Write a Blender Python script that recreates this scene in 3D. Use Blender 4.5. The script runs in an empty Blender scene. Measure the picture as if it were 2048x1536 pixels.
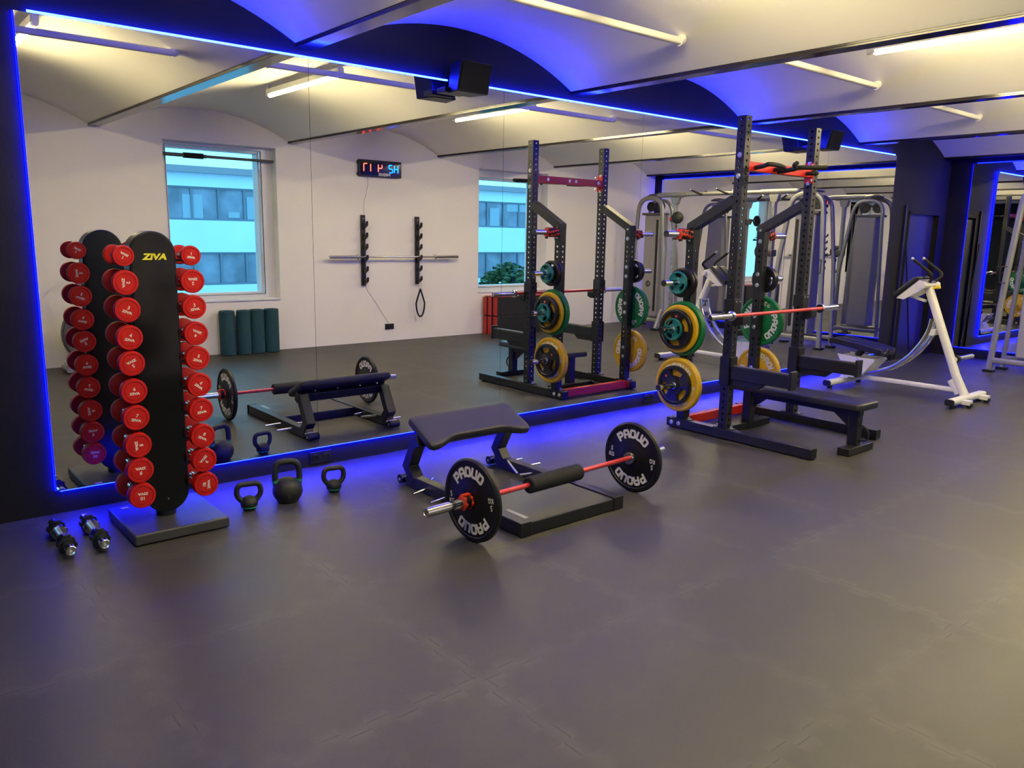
import bpy, math, random
from mathutils import Vector, Matrix
random.seed(4)
C = bpy.context.scene.collection
PI = math.pi
V = Vector
R = math.radians

# ------------------------------------------------------------------ materials
def srgb(r, g, b):
    f = lambda c: (c/12.92 if c <= .04045 else ((c+.055)/1.055)**2.4)
    return (f(r/255), f(g/255), f(b/255), 1)

def mat(name, col, rough=.5, metal=0., spec=.5, vary=.0, scale=30., bump=0., coat=0., bscale=None):
    m = bpy.data.materials.new(name); m.use_nodes = True
    nt = m.node_tree; b = nt.nodes['Principled BSDF']
    if len(col) == 3: col = (*col, 1)
    b.inputs['Base Color'].default_value = col
    b.inputs['Roughness'].default_value = rough
    b.inputs['Metallic'].default_value = metal
    b.inputs['Specular IOR Level'].default_value = spec
    b.inputs['Coat Weight'].default_value = coat
    if vary or bump:
        tc = nt.nodes.new('ShaderNodeTexCoord')
        nz = nt.nodes.new('ShaderNodeTexNoise'); nz.inputs['Scale'].default_value = scale
        nz.inputs['Detail'].default_value = 5
        nt.links.new(tc.outputs['Object'], nz.inputs['Vector'])
        if vary:
            mr = nt.nodes.new('ShaderNodeMapRange')
            mr.inputs['From Min'].default_value = .3; mr.inputs['From Max'].default_value = .7
            mr.inputs['To Min'].default_value = 1-vary; mr.inputs['To Max'].default_value = 1+vary
            nt.links.new(nz.outputs['Fac'], mr.inputs['Value'])
            mx = nt.nodes.new('ShaderNodeVectorMath'); mx.operation = 'SCALE'
            mx.inputs[0].default_value = col[:3]
            nt.links.new(mr.outputs['Result'], mx.inputs['Scale'])
            nt.links.new(mx.outputs['Vector'], b.inputs['Base Color'])
        if bump:
            n2 = nz
            if bscale:
                n2 = nt.nodes.new('ShaderNodeTexNoise'); n2.inputs['Scale'].default_value = bscale
                nt.links.new(tc.outputs['Object'], n2.inputs['Vector'])
            bp = nt.nodes.new('ShaderNodeBump'); bp.inputs['Strength'].default_value = bump
            bp.inputs['Distance'].default_value = .002
            nt.links.new(n2.outputs['Fac'], bp.inputs['Height'])
            nt.links.new(bp.outputs['Normal'], b.inputs['Normal'])
    return m

def emis(name, col, strength):
    m = bpy.data.materials.new(name); m.use_nodes = True
    nt = m.node_tree; nt.nodes.clear()
    e = nt.nodes.new('ShaderNodeEmission'); o = nt.nodes.new('ShaderNodeOutputMaterial')
    e.inputs['Color'].default_value = (*col, 1); e.inputs['Strength'].default_value = strength
    nt.links.new(e.outputs[0], o.inputs[0])
    return m

LAMP_W = 49.
LED_W = 20.
LEDC = (.0010, .003, 1.)
M = dict(
    white_wall=mat('white_wall_paint', (.85, .83, .77), .75, vary=.02, scale=2, bump=.15, bscale=140),
    ceiling=mat('ceiling_plaster', (.84, .82, .76), .7, vary=.03, scale=1.6, bump=.25, bscale=9),
    black_wall=mat('black_wall_paint', (.0075, .0065, .0075), .65, spec=.3, vary=.12, scale=4, bump=.4, bscale=60),
    steel_beam=mat('painted_beam', (.022, .018, .017), .16,  vary=.15, scale=5),
    mirror=mat('mirror_silver', (.86, .87, .85), 0., metal=1.),
    backing=mat('mirror_backing', (.01, .01, .012), .6),
    pipe=mat('white_conduit', (.78, .76, .70), .45),
    lamp=emis('tube_glow', (1., .83, .45), LAMP_W),
    lampend=mat('lamp_end', (.75, .75, .75), .35),
    led=emis('blue_led', LEDC, LED_W*.32),
    led_side=emis('blue_led_side', (.0002, .0005, 1.), LED_W*.7),
    led_low=emis('blue_led_low', LEDC, LED_W*2.2),
    led_top=emis('blue_led_bright', (.004, .012, 1.), LED_W*1.7),
    blk=mat('black_powder_coat', (.0075, .0075, .0085), .40, vary=.15, scale=40, bump=.25, bscale=500),
    blk_gloss=mat('gloss_black_panel', (.003, .003, .0035), .10),
    tree_edge=mat('satin_black_edge', (.006, .006, .006), .33),
    base_grey=mat('grey_base_plate', (.045, .045, .048), .42, vary=.05, bump=.2, bscale=300),
    chrome=mat('chrome', (.80, .80, .80), .12, metal=1.),
    zinc=mat('zinc_bolt', (.72, .74, .76), .28, metal=1.),
    red_steel=mat('red_powder_coat', (.50, .013, .008), .38, vary=.05),
    red_bar=mat('red_cerakote_bar', (.60, .045, .045), .35, vary=.05, scale=300),
    red_rub=mat('red_urethane', (.50, .008, .007), .5, spec=.3, vary=.06, bump=.2, bscale=120),
    red_vinyl=mat('red_vinyl', (.42, .02, .018), .45, vary=.08),
    rubber=mat('black_bumper_rubber', (.0055, .0055, .0058), .46, spec=.4, vary=.1, bump=.15, bscale=200),
    rub_grip=mat('black_grip_plate', (.007, .006, .0068), .36),
    teal=mat('teal_urethane', (.0, .13, .13), .4, vary=.05),
    yellow=mat('yellow_urethane', (.62, .36, .005), .45, vary=.05),
    green=mat('green_urethane', (.0, .15, .04), .45, vary=.05),
    white_ink=mat('white_lettering', (.72, .70, .64), .6),
    yellow_ink=mat('yellow_lettering', (.75, .68, .03), .5),
    red_ink=mat('red_logo_disc', (.55, .06, .03), .5),
    orange=mat('orange_clamp', (.70, .045, .012), .4),
    foam=mat('black_foam', (.012, .013, .012), .75, spec=.3, vary=.15, scale=60, bump=.6, bscale=300),
    vinyl=mat('grey_black_vinyl', (.022, .020, .023), .5, vary=.08, scale=60, bump=.3, bscale=700),
    vinyl_blk=mat('black_vinyl', (.012, .0115, .0115), .38, vary=.08, bump=.2, bscale=500),
    iron=mat('cast_iron_black', (.012, .0125, .012), .55, vary=.2, scale=40, bump=.6, bscale=150),
    green_band=mat('green_ring_paint', (.01, .25, .13), .5),
    white_coat=mat('white_powder_coat', (.74, .72, .66), .35, vary=.03),
    silver=mat('silver_powder_coat', (.30, .30, .285), .33, metal=.4, vary=.04),
    silver_dk=mat('dark_silver_plastic', (.09, .09, .088), .42),
    shroud=mat('grey_shroud', (.30, .29, .30), .4, vary=.03),
    roller=mat('teal_foam', (.006, .055, .075), .75, vary=.18, scale=45, bump=.5, bscale=90),
    plyo=mat('black_plyo_fabric', (.010, .010, .011), .65, vary=.1),
    frame=mat('white_window_frame', (.75, .75, .73), .35),
    gasket=mat('dark_gasket', (.01, .01, .012), .5),
    cable=mat('grey_cable', (.35, .34, .32), .5),
    facade=mat('pale_facade', (.74, .80, .84), .8, vary=.04, scale=.4),
    facade_dk=mat('roof_edge', (.30, .27, .30), .6),
    bglass=mat('facade_glass', (.20, .21, .27), .12, vary=.5, scale=.7, spec=.6),
    bframe=mat('facade_mullion', (.17, .19, .24), .5),
    curtain=mat('pale_curtain', (.35, .42, .47), .8),
    foliage=mat('green_foliage', (.05, .09, .03), .8, vary=.6, scale=3),
    asphalt=mat('asphalt', (.12, .12, .12), .9, vary=.2, scale=2),
    screen=mat('timer_screen', (.004, .004, .006), .1),
    seg_red=emis('red_segments', (1., .045, .03), 3.2),
    seg_blue=emis('blue_segments', (.0, .06, 1.), 5.),
    sticker=mat('white_sticker', (.75, .74, .72), .5),
    door=mat('dark_door', (.018, .016, .02), .4, vary=.1, scale=3),
    brown=mat('brown_bark_light_line', (.10, .055, .03), .5),  # tree bark, and the warm light painted along the door seam
    tyel=mat('yellow_knob', (.7, .5, .02), .4),
)

# thin window glass
def glass_mat():
    m = bpy.data.materials.new('window_glass'); m.use_nodes = True
    nt = m.node_tree; nt.nodes.clear()
    o = nt.nodes.new('ShaderNodeOutputMaterial'); mx = nt.nodes.new('ShaderNodeMixShader')
    t = nt.nodes.new('ShaderNodeBsdfTransparent'); g = nt.nodes.new('ShaderNodeBsdfGlossy')
    t.inputs['Color'].default_value = (.90, .95, .96, 1)
    g.inputs['Roughness'].default_value = 0
    lw = nt.nodes.new('ShaderNodeLayerWeight'); lw.inputs['Blend'].default_value = .12
    nt.links.new(lw.outputs['Fresnel'], mx.inputs[0])
    nt.links.new(t.outputs[0], mx.inputs[1]); nt.links.new(g.outputs[0], mx.inputs[2])
    nt.links.new(mx.outputs[0], o.inputs[0])
    return m
M['glass'] = glass_mat()

# interlocking rubber floor tiles
def floor_mat():
    m = bpy.data.materials.new('rubber_floor_tiles'); m.use_nodes = True
    nt = m.node_tree; L = nt.links.new; N = nt.nodes.new
    b = nt.nodes['Principled BSDF']
    tc = N('ShaderNodeTexCoord'); sp = N('ShaderNodeSeparateXYZ'); L(tc.outputs['Object'], sp.inputs[0])
    def math_(op, a, c=None, v=None):
        n = N('ShaderNodeMath'); n.operation = op
        for i, q in enumerate((a, c)):
            if q is None: continue
            if isinstance(q, (int, float)): n.inputs[i].default_value = q
            else: L(q, n.inputs[i])
        return n.outputs[0]
    P = .925
    x0, y0 = 2.575, -1.885
    u = math_('DIVIDE', math_('SUBTRACT', sp.outputs['X'], x0), P)
    v = math_('DIVIDE', math_('SUBTRACT', sp.outputs['Y'], y0), P)
    def zig(t):   # dovetail edge: smooth square wave
        s = math_('SINE', math_('MULTIPLY', t, 2*PI*5))
        return math_('MULTIPLY', math_('TANH', math_('MULTIPLY', s, 9.)), .020)
    uu = math_('ADD', u, zig(v)); vv = math_('ADD', v, zig(u))
    fu = math_('FRACT', uu); fv = math_('FRACT', vv)
    cu = math_('ABSOLUTE', math_('SUBTRACT', fu, .5)); cv = math_('ABSOLUTE', math_('SUBTRACT', fv, .5))
    edge = math_('MAXIMUM', cu, cv)                     # .5 at the joint
    cmb = N('ShaderNodeCombineXYZ'); L(math_('FLOOR', uu), cmb.inputs[0]); L(math_('FLOOR', vv), cmb.inputs[1])
    wn = N('ShaderNodeTexWhiteNoise'); L(cmb.outputs[0], wn.inputs['Vector'])
    n1 = N('ShaderNodeTexNoise'); n1.inputs['Scale'].default_value = 2.2; n1.inputs['Detail'].default_value = 6
    n2 = N('ShaderNodeTexNoise'); n2.inputs['Scale'].default_value = 90; n2.inputs['Detail'].default_value = 3
    n3 = N('ShaderNodeTexNoise'); n3.inputs['Scale'].default_value = 1.1; n3.inputs['Detail'].default_value = 2
    for n in (n1, n2, n3): L(tc.outputs['Object'], n.inputs['Vector'])
    line = N('ShaderNodeMapRange'); line.inputs['From Min'].default_value = .4955; line.inputs['From Max'].default_value = .4985
    line.clamp = True; L(edge, line.inputs['Value'])
    gate = N('ShaderNodeMapRange'); gate.inputs['From Min'].default_value = .46; gate.inputs['From Max'].default_value = .56
    L(n1.outputs['Fac'], gate.inputs['Value'])
    lf = math_('MULTIPLY', line.outputs[0], gate.outputs[0])
    worn = N('ShaderNodeMapRange'); worn.inputs['From Min'].default_value = .44; worn.inputs['From Max'].default_value = .49
    L(edge, worn.inputs['Value'])
    wf = math_('MULTIPLY', worn.outputs[0], math_('MULTIPLY', math_('SUBTRACT', n1.outputs['Fac'], .30), 1.5))
    base = math_('ADD', .66, math_('MULTIPLY', wn.outputs['Value'], .30))
    base = math_('ADD', base, math_('MULTIPLY', n1.outputs['Fac'], .30))
    base = math_('ADD', base, math_('MULTIPLY', n2.outputs['Fac'], .20))
    base = math_('ADD', base, wf)
    base = math_('MULTIPLY', base, math_('SUBTRACT', 1., math_('MULTIPLY', lf, .6)))
    sc = N('ShaderNodeVectorMath'); sc.operation = 'SCALE'; L(base, sc.inputs['Scale'])
    sc.inputs[0].default_value = (.042, .040, .034)
    L(sc.outputs[0], b.inputs['Base Color'])
    rg = math_('ADD', .40, math_('MULTIPLY', n3.outputs['Fac'], .18))
    L(rg, b.inputs['Roughness'])
    b.inputs['Specular IOR Level'].default_value = .5
    bp = N('ShaderNodeBump'); bp.inputs['Strength'].default_value = .25; bp.inputs['Distance'].default_value = .002
    L(n2.outputs['Fac'], bp.inputs['Height']); L(bp.outputs[0], b.inputs['Normal'])
    return m
M['floor'] = floor_mat()

def diamond_mat():
    m = mat('diamond_plate', (.030, .031, .030), .42)
    nt = m.node_tree; L = nt.links.new; N = nt.nodes.new; b = nt.nodes['Principled BSDF']
    tc = N('ShaderNodeTexCoord'); mp = N('ShaderNodeMapping'); mp.inputs['Rotation'].default_value = (0, 0, R(45))
    L(tc.outputs['Object'], mp.inputs[0])
    vo = N('ShaderNodeTexChecker'); vo.inputs['Scale'].default_value = 28
    L(mp.outputs[0], vo.inputs['Vector'])
    br = N('ShaderNodeTexBrick'); br.inputs['Scale'].default_value = 16; br.inputs['Mortar Size'].default_value = .035
    br.inputs['Color1'].default_value = (0, 0, 0, 1); br.inputs['Color2'].default_value = (0, 0, 0, 1); br.inputs['Mortar'].default_value = (1, 1, 1, 1)
    br.inputs['Brick Width'].default_value = .6; br.inputs['Row Height'].default_value = .3
    L(tc.outputs['Object'], br.inputs['Vector'])
    bp = N('ShaderNodeBump'); bp.inputs['Strength'].default_value = .8; bp.inputs['Distance'].default_value = .004
    vr = N('ShaderNodeTexVoronoi'); vr.inputs['Scale'].default_value = 34; vr.inputs['Randomness'].default_value = .0
    mp2 = N('ShaderNodeMapping'); mp2.inputs['Scale'].default_value = (1, 2.2, 1)
    L(tc.outputs['Object'], mp2.inputs[0]); L(mp2.outputs[0], vr.inputs['Vector'])
    mr = N('ShaderNodeMapRange'); mr.inputs['From Min'].default_value = .12; mr.inputs['From Max'].default_value = .22
    mr.inputs['To Min'].default_value = 1; mr.inputs['To Max'].default_value = 0
    L(vr.outputs['Distance'], mr.inputs['Value']); L(mr.outputs[0], bp.inputs['Height'])
    L(bp.outputs[0], b.inputs['Normal'])
    return m
M['diamond'] = diamond_mat()

# ------------------------------------------------------------------ mesh builder
def basis(d, up=None):
    d = V(d).normalized()
    up = V(up) if up is not None else (V((0, 0, 1)) if abs(d.z) < .95 else V((0, 1, 0)))
    s = up.cross(d)
    if s.length < 1e-6: s = V((1, 0, 0)).cross(d)
    s.normalize(); t = d.cross(s).normalized()
    return s, t, d       # s,t span the section

class MB:
    def __init__(s): s.v = []; s.f = []; s.mk = []
    def add(s, vs, fs):
        s.mk.append((len(s.v), len(s.f))); b = len(s.v); s.v += [V(p) for p in vs]; s.f += [tuple(b+i for i in f) for f in fs]; return s
    def box(s, x0, x1, y0, y1, z0, z1):
        if x1 < x0: x0, x1 = x1, x0
        if y1 < y0: y0, y1 = y1, y0
        if z1 < z0: z0, z1 = z1, z0
        return s.add([(x0,y0,z0),(x1,y0,z0),(x1,y1,z0),(x0,y1,z0),(x0,y0,z1),(x1,y0,z1),(x1,y1,z1),(x0,y1,z1)],
                     [(3,2,1,0),(4,5,6,7),(0,1,5,4),(1,2,6,5),(2,3,7,6),(3,0,4,7)])
    def loft(s, rings, cap=True, closed=False):
        n = len(rings[0]); vs = [p for r in rings for p in r]; fs = []
        m = len(rings)
        for i in range(m if closed else m-1):
            a, b = i*n, ((i+1) % m)*n
            for k in range(n):
                k2 = (k+1) % n
                fs.append((a+k, a+k2, b+k2, b+k))
        if cap and not closed:
            fs.append(tuple(reversed(range(n)))); fs.append(tuple(range((m-1)*n, m*n)))
        return s.add(vs, fs)
    def cyl(s, p0, p1, r0, r1=None, n=24, cap=True):
        r1 = r0 if r1 is None else r1
        p0, p1 = V(p0), V(p1); a, b, d = basis(p1-p0)
        return s.loft([[p+(a*math.cos(2*PI*k/n)+b*math.sin(2*PI*k/n))*r for k in range(n)] for p, r in ((p0, r0), (p1, r1))], cap)
    def sweep(s, pts, prof, closed=False, up=None):
        """prof: list of (a,b) offsets; up fixes the section's orientation (b along up)"""
        pts = [V(p) for p in pts]; rings = []; n = len(pts); prev = None
        for i, p in enumerate(pts):
            if closed: d = pts[(i+1) % n]-pts[i-1]
            elif i == 0: d = pts[1]-p
            elif i == n-1: d = p-pts[i-1]
            else: d = (pts[i+1]-p).normalized()+(p-pts[i-1]).normalized()
            d.normalize()
            if up is not None:
                a = d.cross(V(up)).normalized(); b = a.cross(d).normalized()
            elif prev is None: a, b, _ = basis(d)
            else:
                a = (prev - d*prev.dot(d)).normalized(); b = d.cross(a).normalized()
            prev = a
            k = 1.
            if 0 < i < n-1 or closed:
                d1 = (pts[i]-pts[i-1]).normalized(); c = max(.35, d1.dot(d)); k = 1/c
            # mitre: stretch only the direction lying in the bend plane
            if k > 1.001:
                bend = ((pts[(i+1) % n]-p).normalized()-(p-pts[i-1]).normalized())
                if bend.length > 1e-6:
                    bend.normalize()
                    rings.append([p + (o := a*x+b*y) + bend*(o.dot(bend))*(k-1) for x, y in prof]); continue
            rings.append([p+a*x+b*y for x, y in prof])
        return s.loft(rings, not closed, closed)
    def tube(s, pts, r, n=12, closed=False):
        return s.sweep(pts, [(r*math.cos(2*PI*k/n), r*math.sin(2*PI*k/n)) for k in range(n)], closed)
    def rect(s, pts, w, h, up=(0, 0, 1)):
        return s.sweep(pts, [(-w/2,-h/2),(w/2,-h/2),(w/2,h/2),(-w/2,h/2)], up=up)
    def oval(s, pts, w, h, up, n=20):
        pr = []
        for k in range(n):
            t = 2*PI*k/n; c, q = math.cos(t), math.sin(t)
            pr.append((w/2*math.copysign(abs(c)**.6, c), h/2*math.copysign(abs(q)**.6, q)))
        return s.sweep(pts, pr, up=up)
    def lathe(s, prof, o=(0,0,0), ax=(1,0,0), n=48):
        """prof: closed loop of (r,h)"""
        o = V(o); a, b, d = basis(ax); rings = []
        for k in range(n):
            t = 2*PI*k/n; e = a*math.cos(t)+b*math.sin(t)
            rings.append([o+e*r+d*h for r, h in prof])
        return s.loft(rings, False, True)
    def prism(s, poly, o, U, W, D):
        """poly in (u,w), extruded along vector D"""
        o, U, W, D = V(o), V(U), V(W), V(D); n = len(poly)
        return s.loft([[o+U*u+W*w for u, w in poly], [o+U*u+W*w+D for u, w in poly]])
    def polys(s, polys, o, U, W, D):
        for p in polys: s.prism(p, o, U, W, D)
        return s
    def build(s, name, m, parent=None, bev=0, seg=2, local=False, sub=0, split=0):
        if split:      # every SPLIT shapes make one separate object
            ends = s.mk[split::split]+[(len(s.v), len(s.f))]; o = None
            for (v0, f0), (v1, f1) in zip(s.mk[::split], ends):
                q = MB(); q.v = s.v[v0:v1]; q.f = [tuple(i-v0 for i in f) for f in s.f[f0:f1]]
                o = q.build(name, m, parent, bev, seg, local, sub)
            return o
        me = bpy.data.meshes.new(name)
        off = V((0, 0, 0))
        if parent is not None and not local:
            q = parent
            while q is not None: off += q.location; q = q.parent
        me.from_pydata([tuple(p-off) for p in s.v], [], s.f)
        me.update(calc_edges=True)
        import bmesh
        b = bmesh.new(); b.from_mesh(me); bmesh.ops.recalc_face_normals(b, faces=b.faces); b.to_mesh(me); b.free()
        for p in me.polygons: p.use_smooth = True
        me.set_sharp_from_angle(angle=R(34))
        me.materials.append(M[m] if isinstance(m, str) else m)
        o = bpy.data.objects.new(name, me); C.objects.link(o)
        if parent is not None: o.parent = parent
        if bev:
            md = o.modifiers.new('bevel', 'BEVEL'); md.width = bev; md.segments = seg
            md.limit_method = 'ANGLE'; md.angle_limit = R(40)
        if sub:
            md = o.modifiers.new('subd', 'SUBSURF'); md.levels = md.render_levels = sub
        return o

def thing(name, label, cat, loc=(0,0,0), group=None):
    o = bpy.data.objects.new(name, None); C.objects.link(o); o.location = loc
    o.empty_display_size = .1
    return tag(o, label, cat, group)
def tag(o, label, cat, group=None):
    o['label'] = label; o['category'] = cat
    if group: o['group'] = group
    return o
def struct(o, label=None):
    o['kind'] = 'structure'
    if label: o['label'] = label
    return o
def dup(o, parent=None):
    c = o.copy(); C.objects.link(c)
    if parent is not None: c.parent = parent
    for ch in list(o.children): dup(ch, c)
    return c

def arc(c, r, a0, a1, n, U, W):
    c, U, W = V(c), V(U), V(W)
    return [c+U*(r*math.cos(a0+(a1-a0)*i/n))+W*(r*math.sin(a0+(a1-a0)*i/n)) for i in range(n+1)]
def fillet(pts, r, n=6):
    """round the inner corners of a polyline"""
    pts = [V(p) for p in pts]; out = [pts[0]]
    for i in range(1, len(pts)-1):
        a, b, c = pts[i-1], pts[i], pts[i+1]
        d0 = (a-b); d1 = (c-b); rr = min(r, d0.length*.49, d1.length*.49)
        p0 = b+d0.normalized()*rr; p1 = b+d1.normalized()*rr
        for k in range(n+1):
            t = k/n; out.append(p0*(1-t)**2+b*2*t*(1-t)+p1*t*t)
    out.append(pts[-1]); return out
def spline(pts, n=8):
    pts = [V(p) for p in pts]; out = []
    q = [pts[0]*2-pts[1]]+pts+[pts[-1]*2-pts[-2]]
    for i in range(1, len(q)-2):
        for k in range(n):
            t = k/n; p0, p1, p2, p3 = q[i-1], q[i], q[i+1], q[i+2]
            out.append(.5*((2*p1)+(p2-p0)*t+(2*p0-5*p1+4*p2-p3)*t*t+(3*p1-p0-3*p2+p3)*t**3))
    out.append(pts[-1]); return out

_tc = {}
def text_polys(txt, size, bold=0.):
    k = (txt, size, bold)
    if k not in _tc:
        cu = bpy.data.curves.new('t', 'FONT'); cu.body = txt; cu.size = size; cu.offset = bold
        cu.align_x = 'CENTER'; cu.align_y = 'CENTER'; cu.resolution_u = 3
        ob = bpy.data.objects.new('t', cu); me = bpy.data.meshes.new_from_object(ob)
        _tc[k] = ([tuple(v.co[:2]) for v in me.vertices], [tuple(p.vertices) for p in me.polygons])
        bpy.data.objects.remove(ob); bpy.data.meshes.remove(me); bpy.data.curves.remove(cu)
    return _tc[k]
def put_text(mb, txt, size, o, U, W, bold=0., sx=1., shear=0., rot=0.):
    """flat letters, U right, W up"""
    vs, fs = text_polys(txt, size, bold); o, U, W = V(o), V(U), V(W)
    c, q = math.cos(rot), math.sin(rot); out = []
    for x, y in vs:
        x = x*sx+y*shear; x, y = x*c+y*q, -x*q+y*c
        out.append(o+U*x+W*y)
    mb.add(out, fs)

# heavy block capitals, cell 0..1 wide/high, as quads
k_ = .2
def _c(l, r, b, t, bl=0, br=0, tr=0, tl=0):     # box with chamfered corners
    p = []
    p += [(l, b+bl), (l+bl, b)] if bl else [(l, b)]
    p += [(r-br, b), (r, b+br)] if br else [(r, b)]
    p += [(r, t-tr), (r-tr, t)] if tr else [(r, t)]
    p += [(l+tl, t), (l, t-tl)] if tl else [(l, t)]
    return p
W_ = .32
BLOCK = {
 'P': [_c(0,W_,0,1), _c(W_,1-W_,.72,1), _c(W_,1-W_,.3,.54), _c(1-W_,1,.3,1,br=k_,tr=k_)],
 'R': [_c(0,W_,0,1,tl=k_), _c(W_,1-W_,.72,1), _c(W_,1-W_,.32,.52), _c(1-W_,1,0,1,tr=k_)],
 'O': [_c(0,W_,0,1,bl=k_,tl=k_), _c(1-W_,1,0,1,br=k_,tr=k_), _c(W_,1-W_,0,.26), _c(W_,1-W_,.74,1)],
 'U': [_c(0,W_,0,1,bl=k_), _c(1-W_,1,0,1,br=k_), _c(W_,1-W_,0,.26)],
 'D': [_c(0,W_,0,1), _c(1-W_,1,0,1,br=k_,tr=k_), _c(W_,1-W_,0,.26), _c(W_,1-W_,.74,1)],
}
def flat(mb, poly2, place):
    mb.add([place(x, y) for x, y in poly2], [tuple(range(len(poly2)))])
def block_word(mb, word, h, w, gap, place):
    """straight line of block capitals centred on 0"""
    n = len(word); tot = n*w+(n-1)*gap; x = -tot/2
    for ch in word:
        for poly in BLOCK[ch]: flat(mb, [(x+a*w, (b-.5)*h) for a, b in poly], place)
        x += w+gap
def arc_word(mb, word, rm, h, w, step, rot, place):
    """letters around a disc, tops outward; rot clockwise; place(u,v)"""
    n = len(word)
    for i, ch in enumerate(word):
        th = rot+(i-(n-1)/2)*step
        c, q = math.cos(th), math.sin(th)
        for poly in BLOCK[ch]:
            pts = []
            for a, b in poly:
                x, y = (a-.5)*w, rm+(b-.5)*h
                pts.append((x*c+y*q, -x*q+y*c))
            flat(mb, pts, place)
def text_at(mb, txt, size, u, v, rot, place, bold=0., sx=1., pre=0.):
    """text at (u,v) then everything turned clockwise by rot"""
    vs, fs = text_polys(txt, size, bold); c, q = math.cos(rot), math.sin(rot); out = []
    c1, q1 = math.cos(pre), math.sin(pre)
    for x, y in vs:
        x *= sx; x, y = x*c1+y*q1, -x*q1+y*c1
        x += u; y += v
        out.append(place(x*c+y*q, -x*q+y*c))
    mb.add(out, fs)

# ------------------------------------------------------------------ room
XL, XR = -2.39, 12.19
YB = -5.4
ZS, ZC = 2.755, 3.05        # vault springing / crown
BEAMS = [2.41+2.395*k for k in range(-1, 5)]       # .015 ... 11.99
HB = .06
mb = MB(); mb.add([(XL-.2,YB-.3,0),(XR+.2,YB-.3,0),(XR+.2,.2,0),(XL-.2,.2,0)], [(0,1,2,3)])
struct(mb.build('floor', 'floor'), 'dark rubber gym floor of interlocking tiles')

def vault_z(x, x0, x1):
    c = (x1-x0)/2; s = ZC-ZS; Rr = (c*c+s*s)/(2*s); xm = (x0+x1)/2
    return ZC-Rr+math.sqrt(max(0, Rr*Rr-(x-xm)**2))
edges = [XL]+BEAMS+[XR+2.2]
ceil = MB()
bays = []
for a, b in zip([BEAMS[0]-2.395]+BEAMS, BEAMS+[BEAMS[-1]+2.395]): bays.append((a+HB, b-HB))
NV = 28
for a, b in bays:
    xs = [a+(b-a)*i/NV for i in range(NV+1)]
    lo = [(x, vault_z(x, a, b)) for x in xs if XL-.001 <= x <= XR+.05]
    if len(lo) < 2: continue
    vs = []; n = len(lo)
    for x, z in lo: vs += [(x, YB-.0, z), (x, .03, z)]
    ceil.add(vs, [(2*i, 2*i+1, 2*i+3, 2*i+2) for i in range(n-1)])
struct(ceil.build('ceiling', 'ceiling'), 'white plaster ceiling of shallow barrel vaults')
for k, x in enumerate(BEAMS):
    mb = MB(); mb.box(x-HB, x+HB, YB, .03, 2.728, 2.742)
    mb.box(x-HB+.004, x+HB-.004, YB, .03, 2.742, 2.775)
    struct(mb.build('ceiling_beam', 'steel_beam', bev=.002))
# mirror wall (dark) and end wall (dark); roof slab shadow caster
mb = MB(); mb.box(XL-.2, XR+.2, .03, .18, 0, 3.2)
mb_wall = mb
DX0, DX1, DZ = 11.03, 11.97, 2.0
w = MB(); w.box(XL-.2, DX0, .03, .18, 0, 3.2); w.box(DX1, XR+.2, .03, .18, 0, 3.2); w.box(DX0, DX1, .03, .18, DZ, 3.2)
struct(w.build('wall_north', 'black_wall'), 'black painted wall that carries the long mirror')
w = MB(); w.box(XR, XR+.15, YB-.2, .18, 0, 3.2)
struct(w.build('wall_east', 'black_wall'), 'black painted end wall with the second mirror')
w = MB(); w.box(XL-.15, XL, YB-.2, .18, 0, 3.2)
struct(w.build('wall_west', 'black_wall'))
# back wall with three window openings
WINS = [(3.15, 4.575, .68, 2.655), (7.94, 9.42, .66, 2.62), (-1.6, -.2, .68, 2.655)]
w = MB(); xs = sorted(WINS); cur = XL-.15
for a, b, z0, z1 in xs:
    w.box(cur, a, YB-.42, YB, 0, 3.2); w.box(a, b, YB-.42, YB, 0, z0); w.box(a, b, YB-.42, YB, z1, 3.2); cur = b
w.box(cur, XR+.15, YB-.42, YB, 0, 3.2)
struct(w.build('wall_south', 'white_wall'), 'white wall with deep set windows')
w = MB(); w.box(XL-.2, XR+.2, YB-.42, .2, 3.2, 3.35)
struct(w.build('ceiling_slab', 'black_wall'))

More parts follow.
